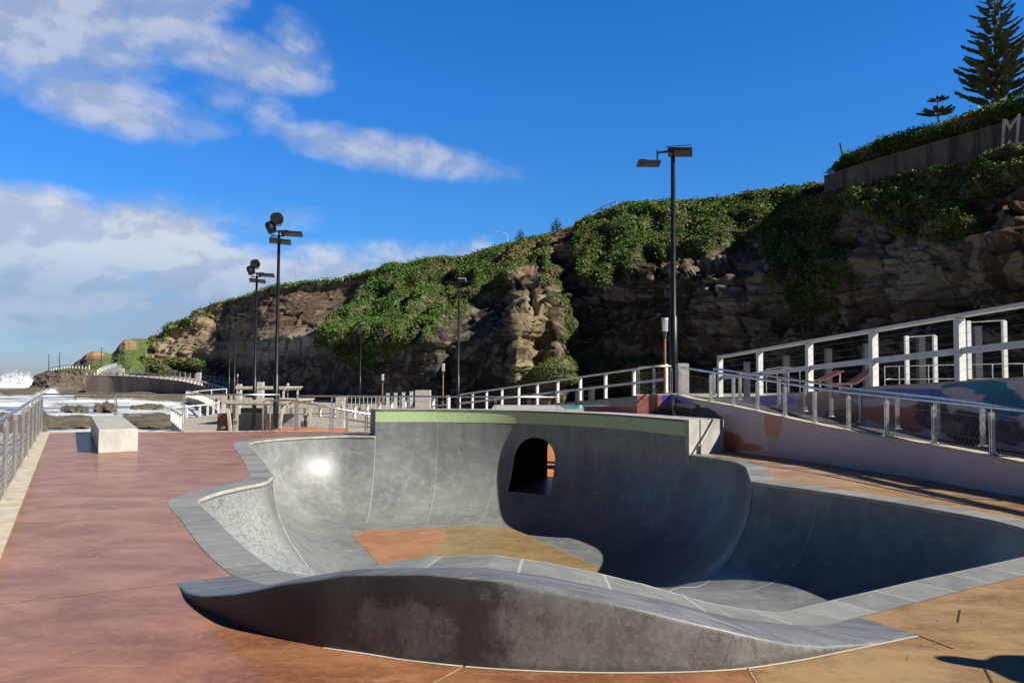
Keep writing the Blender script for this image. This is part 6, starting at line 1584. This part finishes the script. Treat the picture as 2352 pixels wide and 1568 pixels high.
    o = bpy.data.objects.new('person', me); COL.objects.link(o); md = o.modifiers.new('skin', 'SKIN'); o.modifiers.new('sub', 'SUBSURF').levels = 1
    for i, k in enumerate(names):
        q = k if k in rad else k[1:]; rr = rad.get(q, .0095); sv_ = me.skin_vertices[0].data[i]; sv_.radius = (rr, rr * (.8 if q in ('pel', 'spi', 'che') else 1)); sv_.use_root = (k == 'pel')
    dg = bpy.context.evaluated_depsgraph_get(); m2 = bpy.data.meshes.new_from_object(o.evaluated_get(dg)); o.modifiers.clear(); o.data = m2; bpy.data.meshes.remove(me)
    for mt in (CL[top], CL[bot], SKIN, CL[hair], CL['brown']): m2.materials.append(mt)
    hd = Vector(J['hd']); nk = Vector(J['nek'])
    jn = {k: Vector(J[k]) for k in names}
    for f in m2.polygons:
        c = f.center; best = min(names, key=lambda k: (jn[k] - c).length - rad.get(k if k in rad else k[1:], .0095)); q = best if best in rad else best[1:]
        if q in ('hd', 'crn'): f.material_index = 3 if (c - hd).dot(Vector((0, -.7, -.45))) < -.01 else 2
        elif q in ('nek', 'wri', 'pal') or q[0] == 'f' or q in ('tha', 'thb'): f.material_index = 2
        elif q in ('pel', 'hip', 'kne'): f.material_index = 1
        elif q == 'ank': f.material_index = 1
        elif q == 'toe': f.material_index = 4
    m2.shade_smooth(); o.location = loc; o.rotation_euler.z = rz; o.scale = (scale,) * 3
    # face: nose and ears
    fb2 = MB(); hp3 = hd + Vector((0, -.095, -.0)); fb2.tube([hp3 + Vector((0, .01, .03)), hp3 + Vector((0, -.02, -.015))], [.008, .014], 6); n_ = fb2.build('nose', SKIN); n_.parent = o
    for sg in (-1, 1):
        fb2 = MB(); fb2.tube([hd + Vector((.03 * sg, -.092, .025)), hd + Vector((.03 * sg, -.1, .025))], .011, 8); n_ = fb2.build('eye', CL['black']); n_.parent = o
    return tag(o, label, 'person', group)
def at_ground(u, d, z=GZ): p = PD(u, 900, d); return (p.x, p.y, z)
person(at_ground(477, 46), .4, 'sit', 'black', 'black', 'brown', 'person in black crouched low on the promenade beside the far railing')
person(at_ground(495, 48), 2.2, 'bend', 'black', 'navy', 'brown', 'person in black top and dark shorts bending over beside the orange box')
person(at_ground(497, 104), 3.0, 'walk', 'black', 'tan', 'black', 'person with a dark hood walking away on the lower promenade')
person(at_ground(507, 108), 3.1, 'walk', 'tan', 'brown', 'brown', 'person in tan clothes walking away beside the dark hooded walker')
person(at_ground(703, 62), 1.2, 'reach', 'black', 'black', 'brown', 'person in black with one arm raised under the right end of the shelter')
person(at_ground(786, 78, GZ + .3), -1.2, 'walk', 'white', 'tan', 'white', 'person in white cap walking along the low white fence')
person(at_ground(526, 90), 1.0, 'walk', 'black', 'black', 'black', 'person in black standing in the gap between the far pair of poles')
person((4.60, 3.78, 0), 1.2, 'photo', 'black', 'navy', 'brown', 'person in dark clothes just outside the frame casting a shadow on the ochre deck')
# ================================================================== SKY AND SUN
TOSUN = Vector((0.72, -0.36, 0.59)).normalized()
sd_ = bpy.data.lights.new('sun', 'SUN'); sd_.energy = 5.0; sd_.angle = math.radians(0.53); sd_.color = (1.0, 0.93, 0.82)
so = bpy.data.objects.new('sun', sd_); COL.objects.link(so); so.rotation_euler = (-TOSUN).to_track_quat('-Z', 'Y').to_euler(); so.location = (40, -20, 40)
wd = bpy.data.worlds.new('World'); SC.world = wd; wd.use_nodes = True
t = NT(wd.node_tree); bg = t.n['Background']
sky = t.add('ShaderNodeTexSky', {'sky_type': 'NISHITA', 'sun_disc': False, 'sun_elevation': math.asin(TOSUN.z), 'sun_rotation': math.atan2(TOSUN.x, TOSUN.y), 'altitude': 10.0, 'air_density': 1.0, 'dust_density': 0.3, 'ozone_density': 4.0}).outputs[0]
dirv = t.n.new('ShaderNodeTexCoord').outputs['Generated']
x, y, z = t.sep(dirv)[:3]
az = t.m('ARCTAN2', x, y); el = t.m('ARCSINE', z)          # bearing from north-east of the bowl, and height above the horizon
cr = t.n.new('ShaderNodeValToRGB'); t.set(cr, 0, t.m('MULTIPLY', el, 1.6)); e = cr.color_ramp.elements
e[0].position = 0.0; e[0].color = (.62, .66, 1.0, 1); e[1].position = .95; e[1].color = (.02, .11, .30, 1)
for p_, c_ in ((.12, (.45, .88, 1.25, 1)), (.30, (.38, .98, 1.60, 1)), (.55, (.27, 1.03, 1.83, 1)), (.76, (.21, 1.0, 1.88, 1))): q = e.new(p_); q.color = c_
skyc = t.mix(1.0, sky, cr.outputs[0], 'MULTIPLY')
# clouds: banks placed by bearing and height, edges broken by noise on the sky vault
def bank(u, v, ru, rv, k=1.0, rot=0.0):
    a0 = math.atan((u - 1176) / FPX); e0_ = math.atan((869 - v) / FPX); ra, re = ru / FPX, rv / FPX
    da = t.m('DIVIDE', t.m('SUBTRACT', az, a0), ra); de = t.m('DIVIDE', t.m('SUBTRACT', t.m('SUBTRACT', el, e0_), t.m('MULTIPLY', t.m('SUBTRACT', az, a0), rot)), re)
    r2 = t.m('ADD', t.m('MULTIPLY', da, da), t.m('MULTIPLY', de, de))
    return t.m('MULTIPLY', t.m('SUBTRACT', 1.0, t.m('MINIMUM', r2, 2.6)), k)
cv = t.add('ShaderNodeCombineXYZ', _0=t.m('MULTIPLY', az, 1.0), _1=t.m('MULTIPLY', el, 1.7), _2=0.0).outputs[0]
n1 = t.noise(cv, 6.0, 10, .56, .2); n2 = t.noise(cv, 22, 6, .6, .2); n3 = t.noise(t.mapv(cv, (1, 1, 1), (0, 0, 0), (.013, -.02, 0)), 6.0, 10, .56, .2)
def cover(banks):
    s = None
    for q in banks:
        b_ = bank(*q); s = b_ if s is None else t.m('MAXIMUM', s, b_)
    return s
hi = cover([(70, 150, 300, 170, 1.0), (330, 90, 190, 120, .8, .35), (450, 155, 270, 66, .75, -.15), (230, 305, 270, 72, .85, -.1), (890, 352, 320, 50, .72, -.12), (1040, 385, 140, 36, .5), (500, 30, 80, 40, .35), (680, 105, 80, 60, .35, -.3), (480, 250, 80, 50, .3), (610, 300, 60, 50, .25), (600, 520, 160, 50, .35), (330, 530, 240, 45, .28)])
lo = cover([(130, 610, 360, 110, 1.25), (-60, 560, 300, 90, 1.2), (430, 660, 420, 90, 1.1), (200, 730, 520, 100, 1.0), (820, 620, 340, 75, .9, .05), (1060, 600, 170, 60, .55), (60, 820, 300, 40, .4)])
dh = t.m('ADD', t.m('MULTIPLY', hi, .46), t.m('ADD', t.m('MULTIPLY', t.m('SUBTRACT', n1, .5), 1.0), t.m('MULTIPLY', t.m('SUBTRACT', n2, .5), .25)))
dl_ = t.m('ADD', t.m('MULTIPLY', lo, .42), t.m('ADD', t.m('MULTIPLY', t.m('SUBTRACT', n1, .5), .95), t.m('MULTIPLY', t.m('SUBTRACT', n2, .5), .30)))
ah = t.m('MULTIPLY', t.ramp(dh, -.02, .42), .82); al = t.m('MULTIPLY', t.ramp(dl_, .02, .36), .86)
lit = t.ramp(t.m('SUBTRACT', n1, n3), -.05, .06)
# strength 0.1 below: cloud radiances are therefore ten times the value seen
c_hi = t.mix(lit, (4.0, 4.8, 6.4), (6.0, 6.5, 7.6))
band = t.ramp(el, math.atan((869 - 720) / FPX), math.atan((869 - 580) / FPX))
c_lo = t.mix(band, t.mix(lit, (3.5, 4.5, 6.2), (4.4, 5.4, 6.9)), t.mix(lit, (4.9, 5.6, 6.9), (7.2, 7.6, 8.2)))
side = t.m('SUBTRACT', 1.0, t.m('MULTIPLY', t.ramp(t.m('ABSOLUTE', az), .75, 1.25), .72))
skyc = t.mix(1.0, skyc, t.add('ShaderNodeCombineXYZ', _0=side, _1=side, _2=side).outputs[0], 'MULTIPLY')
col = t.mix(ah, skyc, c_hi); col = t.mix(al, col, c_lo)
t.set(bg, 'Color', col); t.set(bg, 'Strength', 0.070)
SC.view_settings.view_transform = 'Standard'; SC.view_settings.look = 'None'; SC.view_settings.exposure = 0.45; SC.view_settings.gamma = 1.0
SC.cycles.max_bounces = 6; SC.cycles.diffuse_bounces = 1; SC.cycles.glossy_bounces = 2
